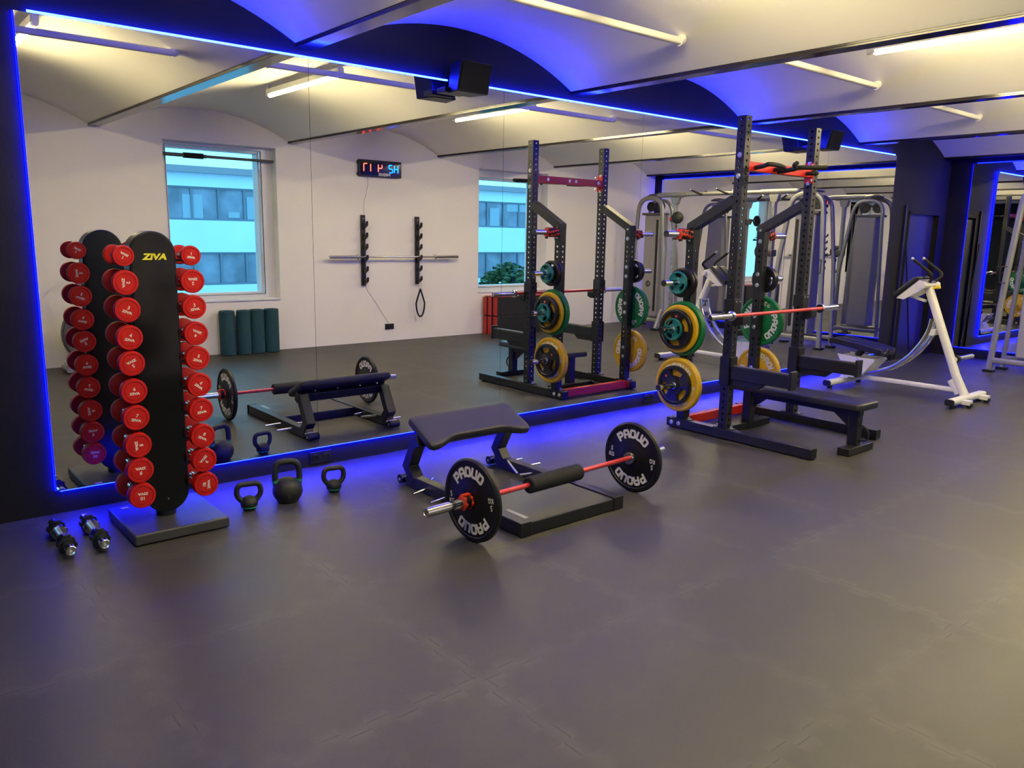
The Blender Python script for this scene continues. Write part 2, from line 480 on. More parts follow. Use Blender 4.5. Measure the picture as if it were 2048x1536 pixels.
for i, (a, b, z0, z1) in enumerate(WINS):
    root = thing('window_%d' % (i+1), ('white framed window, blind side of the barbell hooks', 'white framed window above the foam boxes', 'white framed window at the dark end')[i], 'window', (0, 0, 0))
    del root['category']; root['kind'] = 'structure'
    yf = YB-.16; g0, g1 = a+.07, b-.14
    gz0, gz1 = z0+.075, z1-.04
    if i == 1: gz1 = z1-.125
    f = MB()
    for (p0, p1, q0, q1) in ((a, g0, z0, z1), (g1, b, z0, z1), (g0, g1, z0, gz0), (g0, g1, gz1, z1)):
        f.box(p0, p1, yf-.05, yf, q0, q1)
    fr = f.build('window_frame', 'frame', root, bev=.004)
    s = MB(); t = .028
    for (p0, p1, q0, q1) in ((g0, g0+t, gz0, gz1), (g1-t, g1, gz0, gz1), (g0+t, g1-t, gz0, gz0+t), (g0+t, g1-t, gz1-t, gz1)):
        s.box(p0, p1, yf-.22, yf-.05, q0, q1)
    s.build('window_frame', 'frame', root, bev=.003)
    gk = MB()
    for (p0, p1, q0, q1) in ((g0-.003, g0+.003, gz0, gz1), (g1-.003, g1+.003, gz0, gz1), (g0, g1, gz0-.003, gz0+.003), (g0, g1, gz1-.003, gz1+.003)):
        gk.box(p0, p1, yf-.01, yf+.001, q0, q1)
    gk.build('window_gasket', 'gasket', root)
    p = MB(); p.box(g0+t, g1-t, yf-.20, yf-.194, gz0+t, gz1-t); p.build('window_pane', 'glass', root)
    si = MB(); si.box(a-.0, b+.0, YB-.16, YB+.015, z0-.0, z0+.018)
    si.box(a+.002, b-.002, YB-.14, YB-.03, z0+.018, z0+.03)
    si.build('window_sill', 'frame', root, bev=.004)
    if i == 1:
        h = MB(); h.box(g1+.03, g1+.055, yf, yf+.02, 1.50, 1.58); h.box(g1+.034, g1+.051, yf+.02, yf+.035, 1.55, 1.70)
        h.build('window_handle', 'frame', root, bev=.003)

# door on the dark wall
d = thing('door_1', 'dark door in the black wall beside the end corner', 'door'); del d['category']; d['kind'] = 'structure'
q = MB(); q.box(DX0, DX1, .09, .10, 0, DZ); q.build('door_panel', 'door', d)
q = MB(); q.box(DX0, 11.64, .055, .09, .01, DZ-.06); q.build('door_leaf', 'door', d, bev=.003)
q = MB(); q.box(11.64, 11.652, .05, .092, .01, DZ-.08); q.build('door_light_line', 'brown', d)  # brown strip paints the faint warm line of light at the door seam
q = MB(); q.box(DX0-.0, DX0+.035, .02, .05, 0, DZ); q.box(DX0, DX1, .02, .05, DZ-.035, DZ); q.build('door_frame', 'black_wall', d, bev=.002)
q = MB(); q.box(11.56, 11.585, .03, .055, .98, 1.10); q.build('door_handle', 'tree_edge', d, bev=.004)
q = MB(); q.box(10.895, 10.93, .005, .03, 0, 2.07); struct(q.build('trim_1', 'tree_edge', bev=.003))
q = MB(); q.cyl((10.93, -.02, 1.58), (11.3, -.06, .0), .011, n=10)
tag(q.build('leaning_pole', 'tree_edge'), 'thin black pole leaning on the black wall beside the dark door', 'pole')

# ------------------------------------------------------------------ wall mirrors with blue strips
MX0, MX1, MZ0, MZ1 = .818, 10.46, .1375, 2.668
mr = thing('wall_mirror', 'long wall mirror of six panels edged with blue light strips', 'mirror', (MX0, 0, MZ0))
seams = [MX0, 2.418, 4.018, 5.615, 7.21, 8.80, MX1]
for a, b in zip(seams[:-1], seams[1:]):
    p = MB(); p.box(a+.0012, b-.0012, 0, .006, MZ0, MZ1); p.build('mirror_panel', 'mirror', mr)
p = MB(); p.box(MX0+.004, MX1-.004, .006, .0295, MZ0+.004, MZ1-.004); p.build('mirror_backing', 'backing', mr)
def strip(n, x0, x1, y0, y1, z0, z1, m, parent):
    q = MB(); q.box(x0, x1, y0, y1, z0, z1); return q.build(n, m, parent)
gap0, gap1 = 3.49, 3.70
strip('light_strip', MX0+.06, gap0, -.006, .006, MZ1+.002, MZ1+.012, 'led_top', mr)
strip('light_strip', gap1+.13, 8.36, -.006, .006, MZ1+.002, MZ1+.012, 'led_top', mr)
strip('light_strip', 8.56, MX1-.05, -.006, .006, MZ1+.002, MZ1+.012, 'led_top', mr)
strip('light_strip', MX0-.004, MX0-.001, .008, .028, MZ0, MZ1, 'led_side', mr)
strip('light_strip', MX1+.001, MX1+.004, .008, .028, MZ0, MZ1, 'led_side', mr)
strip('light_strip', MX0+.02, MX1-.02, .008, .020, MZ0-.006, MZ0-.001, 'led_low', mr)
EY0, EY1 = -5.2, -.27
mr2 = thing('wall_mirror', 'mirror on the black end wall framed by blue light strips', 'mirror', (XR, EY1, MZ0))
for a, b in ((EY0, EY0+1.64), (EY0+1.64, EY0+3.28), (EY0+3.28, EY1)):
    p = MB(); p.box(XR-.03, XR-.024, a+.0012, b-.0012, MZ0, MZ1); p.build('mirror_panel', 'mirror', mr2)
p = MB(); p.box(XR-.024, XR-.0005, EY0+.004, EY1-.004, MZ0+.004, MZ1-.004); p.build('mirror_backing', 'backing', mr2)
strip('light_strip', XR-.036, XR-.024, EY0+.05, EY1-.05, MZ1+.002, MZ1+.012, 'led', mr2)
strip('light_strip', XR-.022, XR-.002, EY1+.001, EY1+.004, MZ0, MZ1, 'led_side', mr2)
strip('light_strip', XR-.024, XR-.010, EY0-.006, EY0-.001, MZ0, MZ1, 'led', mr2)
strip('light_strip', XR-.024, XR-.010, EY0+.02, EY1-.02, MZ0-.006, MZ0-.001, 'led', mr2)

# ------------------------------------------------------------------ ceiling tubes and conduits
def lamp(x, y0, y1, label, z=2.955):
    t = thing('tube_lamp', label, 'lamp', (x, (y0+y1)/2, z), 'tube lamps at the vault crowns')
    q = MB(); q.cyl((x, y0+.03, z-.008), (x, y1-.03, z-.008), .018, n=16); q.build('glowing_tube', 'lamp', t)
    q = MB()
    for ya, yb in ((y0-.03, y0+.03), (y1-.03, y1+.03)):
        q.cyl((x, ya, z), (x, yb, z), .021, n=16)
        q.box(x-.012, x+.012, min(ya, yb)+.015, max(ya, yb)-.015, z+.03, ZC-.004)
    q.build('end_cap', 'lampend', t, split=2)
    q = MB(); q.box(x-.027, x+.027, y0-.01, y1+.01, z+.006, z+.055); q.build('housing', 'lampend', t, bev=.003)
lamp(1.21, -3.1, -1.62, 'glowing ceiling tube lamp above the dumbbell tower')
lamp(3.57, -3.25, -1.72, 'glowing ceiling tube lamp above the hip thrust bench')
lamp(5.95, -3.30, -1.86, 'glowing ceiling tube lamp above the power rack')
lamp(8.35, -3.30, -1.88, 'glowing ceiling tube lamp above the white machine')
lamp(10.75, -3.32, -1.9, 'glowing ceiling tube lamp above the cable machine')
def conduit(x0, x1, y, label):
    z = 2.868; t = thing('ceiling_conduit', label, 'pipe', (x0, y, z), 'white conduits under the vaults')
    q = MB(); q.oval([(x0, y, z), (x1, y, z)], .052, .046, (0, 0, 1)); q.build('pipe', 'pipe', t)
    for x, d in ((x1, 1), (x0, -1)):
        q = MB(); q.cyl((x-d*.03, y, z-.002), (x+d*.012, y, z+.018), .033, n=16); q.build('end_socket', 'pipe', t)
conduit(.34, 2.08, -1.46, 'white conduit under the vault at the dark end')
conduit(2.72, 4.42, -1.34, 'white conduit under the vault above the floor barbell')
conduit(5.09, 6.81, -1.49, 'white conduit under the vault above the power rack')
conduit(7.49, 9.22, -1.39, 'white conduit under the vault above the white machine')

# ------------------------------------------------------------------ speakers
def speaker(x, label):
    t = thing('loudspeaker', label, 'speaker', (x, 0, 2.66))
    q = MB(); cx, z0, z1 = x, 2.565, 2.765
    # cabinet: wedge seen from below, tipped forward
    prof = [(-.135, 0), (.135, 0), (.10, .17), (-.10, .17)]
    vs = []
    for zz, dy in ((z0, .045), (z1, 0.)):
        for u, w in prof: vs.append((cx+u, -.30+w+dy, zz))
    q.add(vs, [(3,2,1,0),(4,5,6,7),(0,1,5,4),(1,2,6,5),(2,3,7,6),(3,0,4,7)])
    q.build('cabinet', 'blk', t, bev=.006)
    q = MB(); vs = []
    for zz, dy in ((z0+.012, .040), (z1-.012, -.002)):
        for u, w in ((-.125, 0), (.125, 0)): vs.append((cx+u, -.304+w+dy, zz))
    q.add(vs, [(0, 1, 3, 2)]); q.build('grille', 'foam', t)
    q = MB(); q.box(cx-.02, cx+.02, -.15, .03, z0+.07, z0+.10); q.box(cx-.05, cx+.05, .0, .03, z0+.03, z0+.15)
    q.build('bracket', 'blk', t, bev=.003)
    q = MB(); q.box(cx-.15, cx+.05, -.13, -.03, z0+.005, z0+.04); q.build('mount', 'blk', t, bev=.003)
speaker(3.53, 'black wedge loudspeaker on the black wall above the hip thrust bench')
speaker(8.42, 'black wedge loudspeaker on the black wall above the far rack upright')

# ------------------------------------------------------------------ sockets
def socket(x, z, y, wdt, label, m='blk', dirn=-1):
    t = thing('wall_socket', label, 'socket', (x, y, z))
    q = MB(); q.box(x-wdt/2, x+wdt/2, y, y+dirn*.012, z-.042, z+.042); q.build('cover_plate', m, t, bev=.003)
    for k in (-1, 1):
        q = MB(); q.lathe([(.0, .0), (.027, .0), (.027, .006), (.022, .008), (.02, .004), (0, .004)], (x+k*wdt/4, y+dirn*.012, z), (0, dirn, 0), 24)
        q.build('socket_insert', 'tree_edge', t)
socket(2.44, .062, .03, .16, 'black double socket low on the black wall between kettlebells and bench')
socket(5.90, .075, .03, .15, 'black double socket low on the black wall behind the power rack')
socket(6.27, .215, YB, .15, 'black socket low on the white wall below the barbell hooks', dirn=1)

# ------------------------------------------------------------------ dumbbell tower
T = (1.262, -.5, 0)
t = thing('dumbbell_tower', 'black upright dumbbell tower with a grey base plate', 'dumbbell rack', T)
q = MB(); q.box(1.02, 1.505, -.765, -.235, .004, .062); q.build('base_plate', 'base_grey', t, bev=.010, seg=3)
q = MB(); q.cyl((1.253, -.5, .06), (1.253, -.5, .12), .052, n=32); q.build('neck', 'blk', t)
def capsule(x, z0, z1, r, n=20):
    p = []
    for k in range(n+1): a = PI*k/n; p.append((x+r*math.cos(a), z1-r+r*math.sin(a)))
    for k in range(n+1): a = PI+PI*k/n; p.append((x+r*math.cos(a), z0+r+r*math.sin(a)))
    return p
q = MB(); q.prism(capsule(1.253, .085, 1.586, .114), (0, -.555, 0), (1,0,0), (0,0,1), (0, .115, 0)); q.build('column', 'tree_edge', t, bev=.006, seg=2)
q = MB(); q.prism(capsule(1.253, .097, 1.574, .102), (0, -.559, 0), (1,0,0), (0,0,1), (0, .006, 0)); q.build('front_panel', 'blk_gloss', t)
q = MB(); put_text(q, 'ZIVA', .042, (1.262, -.5602, 1.455), (1,0,0), (0,0,1), bold=.0022, sx=1.25, shear=.25); q.build('lettering', 'yellow_ink', t)
q = MB(); q.cyl((1.253, -.562, .16), (1.253, -.555, .16), .004, n=10); q.build('screw', 'zinc', t, split=1)
ZD = [1.463, 1.330, 1.194, 1.054, .922, .779, .641, .497, .363, .227]
XD = (1.102, 1.431)
for s, x in zip((-1, 1), XD):
    for z in ZD:
        q = MB(); rr = .02
        pts = [(x+rr*math.cos(a), -.5, z-.0+rr*math.sin(a)) for a in [PI*1.05+PI*.9*k/8 for k in range(9)]]
        q.sweep(pts, [(-.003,-.018),(.003,-.018),(.003,.018),(-.003,.018)], up=(0,1,0))
        q.box(min(x, 1.253+s*.10), max(x, 1.253+s*.10), -.515, -.485, z-.034, z-.020)
        q.build('cradle', 'blk', t)
# kinds of dumbbells
def head_mesh(r, hl):
    return [(0,0),(r*.86,0),(r*.97,.004),(r,.012),(r,hl-.008),(r*.96,hl),(r*.80,hl+.001),(r*.775,hl-.0025),(r*.72,hl-.0025),(r*.70,hl),(0,hl)]
ANG = {(-1,1):210,(-1,2):90,(-1,3):22,(-1,4):15,(-1,5):158,(-1,6):0,(-1,7):15,(-1,8):88,(-1,9):180,(-1,10):184,
       (1,1):8,(1,2):180,(1,3):-6,(1,4):205,(1,5):18,(1,6):40,(1,7):-5,(1,8):30,(1,9):135,(1,10):-88}
num = ['one','two','three','four','five','six','seven','eight','nine','ten']
for kg in range(1, 11):
    r = .052 if kg == 1 else .0615+.0005*kg
    hl = .028+.0035*kg; half = .075+.0015*kg      # inner face distance
    proto = None
    for s, x in zip((-1, 1), XD):
        lab = 'red round dumbbell marked %d on the %s side of the black tower' % (kg, 'wall-corner' if s < 0 else 'kettlebell')
        if proto is None:
            t = thing('dumbbell', lab, 'dumbbell', (0,0,0), 'red dumbbells on the tower')
            q = MB(); q.cyl((0,-half-.005,0),(0,half+.005,0), .0135, n=20); q.lathe([(0,-.002),(.021,-.002),(.021,.012),(0,.012)], (0,-half,0), (0,1,0), 20); q.lathe([(0,-.002),(.021,-.002),(.021,.012),(0,.012)], (0,half,0), (0,-1,0), 20)
            q.build('handle', 'chrome', t, local=True)
            for d in (-1, 1):
                q = MB(); q.lathe(head_mesh(r, hl), (0, d*(half-.008), 0), (0, d, 0), 40); h = q.build('dumbbell_head', 'red_rub', t, local=True)
                fy = d*(half-.008+hl+.0006)
                q = MB(); k = r/.064
                put_text(q, str(kg), .024*k, (0, fy, .011*k), (-d,0,0), (0,0,1), bold=.0008)
                put_text(q, 'ZIVA', .017*k, (0, fy, -.012*k), (-d,0,0), (0,0,1), bold=.0009, sx=1.3)
                q.build('lettering', 'white_ink', h, local=True)
            proto = t
        else:
            t = dup(proto); t['label'] = lab
        t.location = (x, -.5, ZD[kg-1]); t.rotation_euler = (0, R(ANG[(s, kg)]), 0)

q = MB(); q.box(1.075, 1.115, -.30, -.272, .0625, .0635); tag(q.build('price_sticker', 'sticker'), 'small white sticker on the grey base plate of the dumbbell tower', 'sticker')

# ------------------------------------------------------------------ loadable handles with star clamps
def star_ring(o, ax, r, rin, wdt, teeth=6):
    q = MB(); o = V(o); a, b, d = basis(ax); n = teeth*8; rings = []
    for k in range(n):
        tt = 2*PI*k/n; ph = (k % 8)/8; rr = r if ph < .5 else r*.86
        e = a*math.cos(tt)+b*math.sin(tt)
        rings.append([o+e*rin-d*wdt/2, o+e*rr-d*wdt/2, o+e*rr+d*wdt/2, o+e*rin+d*wdt/2])
    q.loft(rings, False, True); return q
def loadable(x, y, rz, lab):
    t = thing('loadable_dumbbell_handle', lab, 'dumbbell handle', (x, y, .047), 'chrome dumbbell handles on the floor')
    q = MB(); q.cyl((0,-.08,0),(0,.08,0), .0145, n=20); q.build('grip', 'zinc', t, local=True)
    for d in (-1, 1):
        q = MB(); q.lathe([(0,.075),(.025,.075),(.025,.235),(.022,.238),(.019,.238),(.019,.228),(0,.228)], (0,0,0), (0,d,0), 32); q.build('sleeve', 'chrome', t, local=True)
        q = MB(); q.lathe([(.016,.066),(.036,.066),(.039,.070),(.039,.082),(.025,.084),(.016,.084)], (0,0,0), (0,d,0), 32); q.build('flange', 'chrome', t, local=True)
        q = star_ring((0, d*.125, 0), (0,1,0), .047, .0255, .034); q.box(-.016, .016, d*.108, d*.142, .036, .052)
        q.build('star_collar', 'blk', t, bev=.0015, local=True)
        q = MB(); put_text(q, 'S' if d < 0 else 'S', .026, (0, d*.229, 0), (-d,0,0), (0,0,1), bold=.001); q.build('end_logo', 'white_ink', t, local=True)
    t.rotation_euler = (0, 0, rz)
loadable(.739, -.503, R(-1), 'chrome dumbbell handle with black star collars, the one farther from the tower base')
loadable(.889, -.513, R(-1), 'chrome dumbbell handle with black star collars, beside the tower base')

# ------------------------------------------------------------------ kettlebells
def kettlebell(x, y, rb, H, wdt, lab, band, rz):
    t = thing('kettlebell', lab, 'kettlebell', (x, y, 0), 'kettlebells below the mirror')
    pr = [(0, 0), (rb*.62, 0), (rb*.70, .004)]
    zc = rb*.80
    for k in range(1, 18):
        a = -PI/2+PI*k/18
        if zc+rb*math.sin(a)*.94 > .012: pr.append((rb*math.cos(a), zc+rb*math.sin(a)*.94))
    pr.append((0, zc+rb*.94))
    q = MB(); q.lathe(pr, (0,0,0), (0,0,1), 40); q.build('body', 'iron', t, local=True)
    zt = H-.016; rh = .0155 if rb < .06 else .018; zb = zc+rb*.25; xw = wdt/2-rh; xb = rb*.72
    pts = fillet([(-xb, 0, zb), (-xw, 0, zb+(zt-zb)*.38), (-xw*.90, 0, zt), (xw*.90, 0, zt), (xw, 0, zb+(zt-zb)*.38), (xb, 0, zb)], .045, 8)
    q = MB(); q.tube(pts, rh, 16); q.build('handle', 'iron', t, local=True)
    if band == 'base':
        q = MB(); rr = rb*.86; q.lathe([(rr-.008,.018),(rr+.0045,.018),(rr+.0045,.024),(rr-.008,.024)], (0,0,0), (0,0,1), 40); q.build('ring', 'green_band', t, local=True)
    else:
        q = MB()
        for s in (-1, 1):
            a = V((s*xb, 0, zb)); b = V((s*xw, 0, zb+(zt-zb)*.38)); d = (b-a).normalized()
            q.cyl(a+d*.028, a+d*.045, rh+.0012, n=18)
        q.build('ring', 'green_band', t, local=True)
    t.rotation_euler = (0, 0, rz)
kettlebell(1.70, -.55, .049, .170, .170, 'small black kettlebell with a green ring, the one beside the tower base', 'base', R(-12))
kettlebell(1.94, -.545, .088, .262, .180, 'large black kettlebell with green marks where the handle meets the ball', 'handle', R(-18))
kettlebell(2.245, -.545, .047, .168, .162, 'small black kettlebell with a green ring, the one beside the hip thrust bench', 'base', R(-10))

# ------------------------------------------------------------------ weight plates (axis along X)
def bumper(name, r, t, m, word, kg, lab, cat='weight plate', group=None, hubm='chrome', letters=True):
    root = thing(name, lab, cat, (0,0,0), group)
    h = t/2
    half = [(.0262, h-.004), (.034, h-.001), (.085, h-.001), (.092, h-.005), (r-.030, h-.005), (r-.025, h), (r-.010, h), (r, h-.010)]
    prof = half + [(a, -b) for a, b in reversed(half)]
    q = MB(); q.lathe(prof, (0,0,0), (1,0,0), 72); q.build('disc', m, root, local=True)
    q = MB(); q.lathe([(.0255, h), (.0275, h), (.0275, -h), (.0255, -h)], (0,0,0), (1,0,0), 32); q.build('steel_hub', hubm, root, local=True)
    if letters:
        q = MB()
        for s in (-1, 1):
            pl = lambda u, v, s=s: V((s*(h-.005+.0008), s*u, v))
            for rot in (0, PI):
                arc_word(q, word, r-.072, .058*r/.225, .050*r/.225, R(19.5), rot-R(2), pl)
                u0 = -(r-.062)
                text_at(q, kg, .042, u0, .020, rot, pl, bold=.0012, sx=.85)
                text_at(q, 'KG', .036, u0, -.018, rot, pl, bold=.0014, sx=.85)
        q.build('lettering', 'white_ink', root, local=True)
    return root

def grip_plate(name, r, t, m, lab, group=None, logo=True, holes=True):
    root = thing(name, lab, 'weight plate', (0,0,0), group)
    NA = 72; hub = .042 if r > .12 else .034
    ri, ro = (hub+ (r-hub)*.30, r-.030) if r > .12 else (hub+.010, r-.016)
    rs = [.0262, hub-.006, hub, ri, (ri+ro)/2, ro, ro+.006, r-.008, r-.002, r]
    k = t/2
    hs = [k, k, k*.78, k*.72, k*.72, k*.72, k*1.0, k*1.0, k*.85, k*.5]
    def hole(i, j):
        if not holes or not (3 <= j < 5): return False
        a = (i+.5)/NA*360 % 120
        return 28 <= a < 92
    q = MB(); idx = {}
    def vid(s, i, j):
        key = (s, i % NA, j)
        if key not in idx:
            a = 2*PI*(i % NA)/NA; idx[key] = len(q.v)
            q.v.append(V((s*hs[j], rs[j]*math.cos(a), rs[j]*math.sin(a))))
        return idx[key]
    nj = len(rs)-1
    for i in range(NA):
        for j in range(nj):
            if hole(i, j):
                continue
            for s in (-1, 1):
                q.f.append((vid(s,i,j), vid(s,i+1,j), vid(s,i+1,j+1), vid(s,i,j+1)))
            for (di, dj, e) in ((-1, 0, ((i,j),(i,j+1))), (1, 0, ((i+1,j),(i+1,j+1))), (0, -1, ((i,j),(i+1,j))), (0, 1, ((i,j+1),(i+1,j+1)))):
                jj = j+dj
                if jj < 0 or jj >= nj or hole((i+di) % NA, jj):
                    (a, b), (c, d) = e
                    q.f.append((vid(-1,a,b), vid(-1,c,d), vid(1,c,d), vid(1,a,b)))
    q.build('disc', m, root, local=True)
    q = MB(); q.lathe([(.0255, k+.001), (.029, k+.001), (.029, -k-.001), (.0255, -k-.001)], (0,0,0), (1,0,0), 32); q.build('steel_hub', 'chrome', root, local=True)
    if logo:
        q = MB()
        for s in (-1, 1):
            q.cyl((s*k*.70, (ri+ro)/2*math.cos(R(120)), (ri+ro)/2*math.sin(R(120))), (s*(k*.86), (ri+ro)/2*math.cos(R(120)), (ri+ro)/2*math.sin(R(120))), .011, n=20)
        q.build('logo_disc', 'red_ink', root, local=True)
    return root
def place(o, loc, rx=0, lab=None):
    o.location = loc; o.rotation_euler = (rx, 0, 0)
    if lab: o['label'] = lab
    return o

# ------------------------------------------------------------------ barbells (axis along X, centre at origin)
def barbell(name, L, shaft, sleeve_r, m, lab, group=None, sleeve_m='chrome', bands=True):
    root = thing(name, lab, 'barbell', (0,0,0), group)
    q = MB(); q.cyl((-shaft/2,0,0),(shaft/2,0,0), .0143, n=24); q.build('shaft', m, root, local=True)
    if bands:
        q = MB()
        for x in (-.41, .41): q.cyl((x-.004,0,0),(x+.004,0,0), .0147, n=24)
        q.build('knurl_mark', 'red_steel' if m == 'red_bar' else 'zinc', root, local=True, split=1)
    for s in (-1, 1):
        q = MB(); e = L/2; b = shaft/2
        q.lathe([(0, b), (.0375, b), (.0395, b+.004), (.0395, b+.022), (.034, b+.027), (sleeve_r, b+.029), (sleeve_r, e-.003), (sleeve_r-.003, e), (.018, e), (.016, e-.004), (0, e-.004)], (0,0,0), (s,0,0), 36)
        q.build('sleeve', sleeve_m, root, local=True)
    return root

# hip thrust barbell on the floor
BY, BZ = -1.736, .225
BC, BA = V((3.095, -1.697, BZ)), R(2.4)
def on_bar(d): return BC+V((d*math.cos(BA), d*math.sin(BA), 0))
b = barbell('barbell', 1.93, 1.224, .0248, 'red_bar', 'red floor barbell with a black foam pad and two black plates')
b.location = BC; b.rotation_euler = (0, 0, BA)
q = MB()
q.lathe([(.0165, -.205), (.040, -.207), (.048, -.200), (.049, .200), (.046, .207), (.0165, .205)], (0,0,0), (1,0,0), 40)
bp_ = tag(q.build('bar_pad', 'foam'), 'thick black foam pad wrapped around the red floor barbell', 'bar pad')
bp_.location = on_bar(-.052); bp_.rotation_euler = (0, 0, BA)
p = bumper('bumper_plate', .225, .034, 'rubber', 'PROUD', '5', 'black 5 kg plate on the chrome clamped end of the red floor barbell', group='black plates on the floor barbell')
p.location = on_bar(-.6585); p.rotation_euler = (R(-8), 0, BA)
p2 = dup(p); p2.location = on_bar(.6585); p2.rotation_euler = (R(3), 0, BA); p2['label'] = 'black 5 kg plate on the far end of the red floor barbell'
def clamp(d, lab):
    t = thing('barbell_clamp', lab, 'barbell clamp', on_bar(d), 'orange clamps on the floor barbell')
    for k, w in ((-.020, .014), (.020, .014)):
        q = star_ring((k,0,0), (1,0,0), .0405, .0252, w, teeth=6); q.build('clamp_ring', 'orange', t, bev=.001, local=True)
    q = MB(); q.lathe([(.0252,-.016),(.036,-.016),(.036,.016),(.0252,.016)], (0,0,0), (1,0,0), 32); q.build('inner_sleeve', 'blk', t, local=True)
    q = MB(); q.box(-.026,.026,-.012,.012,.034,.045); q.build('lever', 'orange', t, bev=.002, local=True)
    t.rotation_euler = (0, 0, BA)
    return t
clamp(-.7065, 'orange and black clamp against the near plate of the floor barbell')
clamp(.7065, 'orange and black clamp behind the far plate of the floor barbell')

# ------------------------------------------------------------------ hip thrust bench
t = thing('hip_thrust_bench', 'black hip thrust bench with a curved pad and a chequered foot platform', 'bench', (3.06, -1.2, 0))
for nm, x in (('l', 2.697), ('r', 3.425)):
    q = MB(); q.rect([(x, -1.85, .0425), (x, -.775, .0425), (x, -.72, .072)], .066, .075); q.build('side_rail', 'blk', t, bev=.004)
    q = MB(); q.rect([(x, -.800, .045), (x, -.722, .135), (x, -.83, .335)], .066, .075, up=(1,0,0)); q.build('leg', 'blk', t, bev=.003)
    q = MB(); q.box(x-.04, x+.04, -1.862, -1.848, 0.002, .083); q.build('end_cap', 'tree_edge', t, bev=.003)
    q = MB(); q.cyl((x-.045, -.665, .035), (x+.045, -.665, .035), .030, n=24); q.build('wheel', 'rubber', t)
    q = MB(); q.cyl((x-.050, -.665, .035), (x+.050, -.665, .035), .008, n=12); q.cyl((x-.048, -.70, .055), (x+.048, -.70, .055), .007, n=12); q.build('axle', 'zinc', t, split=1)
q = MB(); q.box(2.735, 3.385, -1.845, -1.27, .062, .074); q.build('foot_platform', 'diamond', t, bev=.003)
q = MB(); q.box(2.73, 3.392, -1.857, -1.842, .004, .074); q.box(2.73, 3.392, -1.285, -1.27, .004, .066); q.build('cross_rail', 'blk', t, bev=.003, split=1)
q = MB(); q.box(2.745, 2.775, -1.79, -1.62, .0742, .0750); q.build('label_strip', 'silver', t)
q = MB(); q.rect([(2.655, -.845, .318), (3.468, -.845, .318)], .05, .075, up=(0, .42, .9)); q.build('pad_rail', 'blk', t, bev=.003)
# pad: rectangle with rounded corners and a hollow front edge, tilted
def pad_outline(hw, hd, rc, scoop):
    pts = []
    for (cx, cy, a0) in ((hw-rc, hd-rc, 0), (-hw+rc, hd-rc, 90)):
        for k in range(6): a = R(a0+k*18); pts.append((cx+rc*math.cos(a), cy+rc*math.sin(a)))
    for (cx, cy, a0) in ((-hw+rc, -hd+rc, 180),):
        for k in range(6): a = R(a0+k*18); pts.append((cx+rc*math.cos(a), cy+rc*math.sin(a)))
    n = 20
    for k in range(1, n): 
        x = -hw+rc+(2*hw-2*rc)*k/n; s = min(1, max(0, (1-abs(x)/(hw-rc))*1.9)); s = s*s*(3-2*s)
        pts.append((x, -hd+scoop*s))
    for (cx, cy, a0) in ((hw-rc, -hd+rc, 270),):
        for k in range(6): a = R(a0+k*18); pts.append((cx+rc*math.cos(a), cy+rc*math.sin(a)))
    return pts
tilt = R(26)
Uy = V((0, math.cos(tilt), math.sin(tilt))); Nn = V((0, -math.sin(tilt), math.cos(tilt)))
po = pad_outline(.405, .152, .038, .060)
q = MB(); c0 = V((3.06, -.868, .352)); rings = []
for k, ins in ((0, .018), (.006, .006), (.016, 0), (.040, 0), (.050, .006), (.055, .018), (.056, .04)):
    sc = lambda v, h: v*(1-ins/h)
    rings.append([c0+V((1,0,0))*sc(u, .405)+Uy*sc(w_, .15)+Nn*k for u, w_ in po])
q.loft(rings); q.build('pad', 'vinyl', t)
q = MB()
for x in (2.80, 3.0, 3.2, 3.36): q.cyl(c0+V((x-3.06, .05, .01))-Nn*.006, c0+V((x-3.06, .05, .01))+Nn*.004, .008, n=10)
q.build('pad_bolt', 'zinc', t, split=1)
pins = [((2.665, -.965, .045), (2.545, -.985, .040)), ((2.665, -1.17, .045), (2.535, -1.185, .040)),
        ((2.73, -.90, .06), (2.79, -.84, .055)), ((2.73, -1.10, .05), (2.80, -1.07, .05)),
        ((3.39, -.87, .075), (3.335, -1.04, .035)), ((3.39, -1.12, .05), (3.30, -1.10, .05)),
        ((3.458, -.95, .045), (3.60, -.962, .045)), ((3.458, -.80, .045), (3.575, -.80, .045))]
for a, b_ in pins:
    q = MB(); q.cyl(a, b_, .0085, n=12); q.build('band_peg', 'chrome', t)

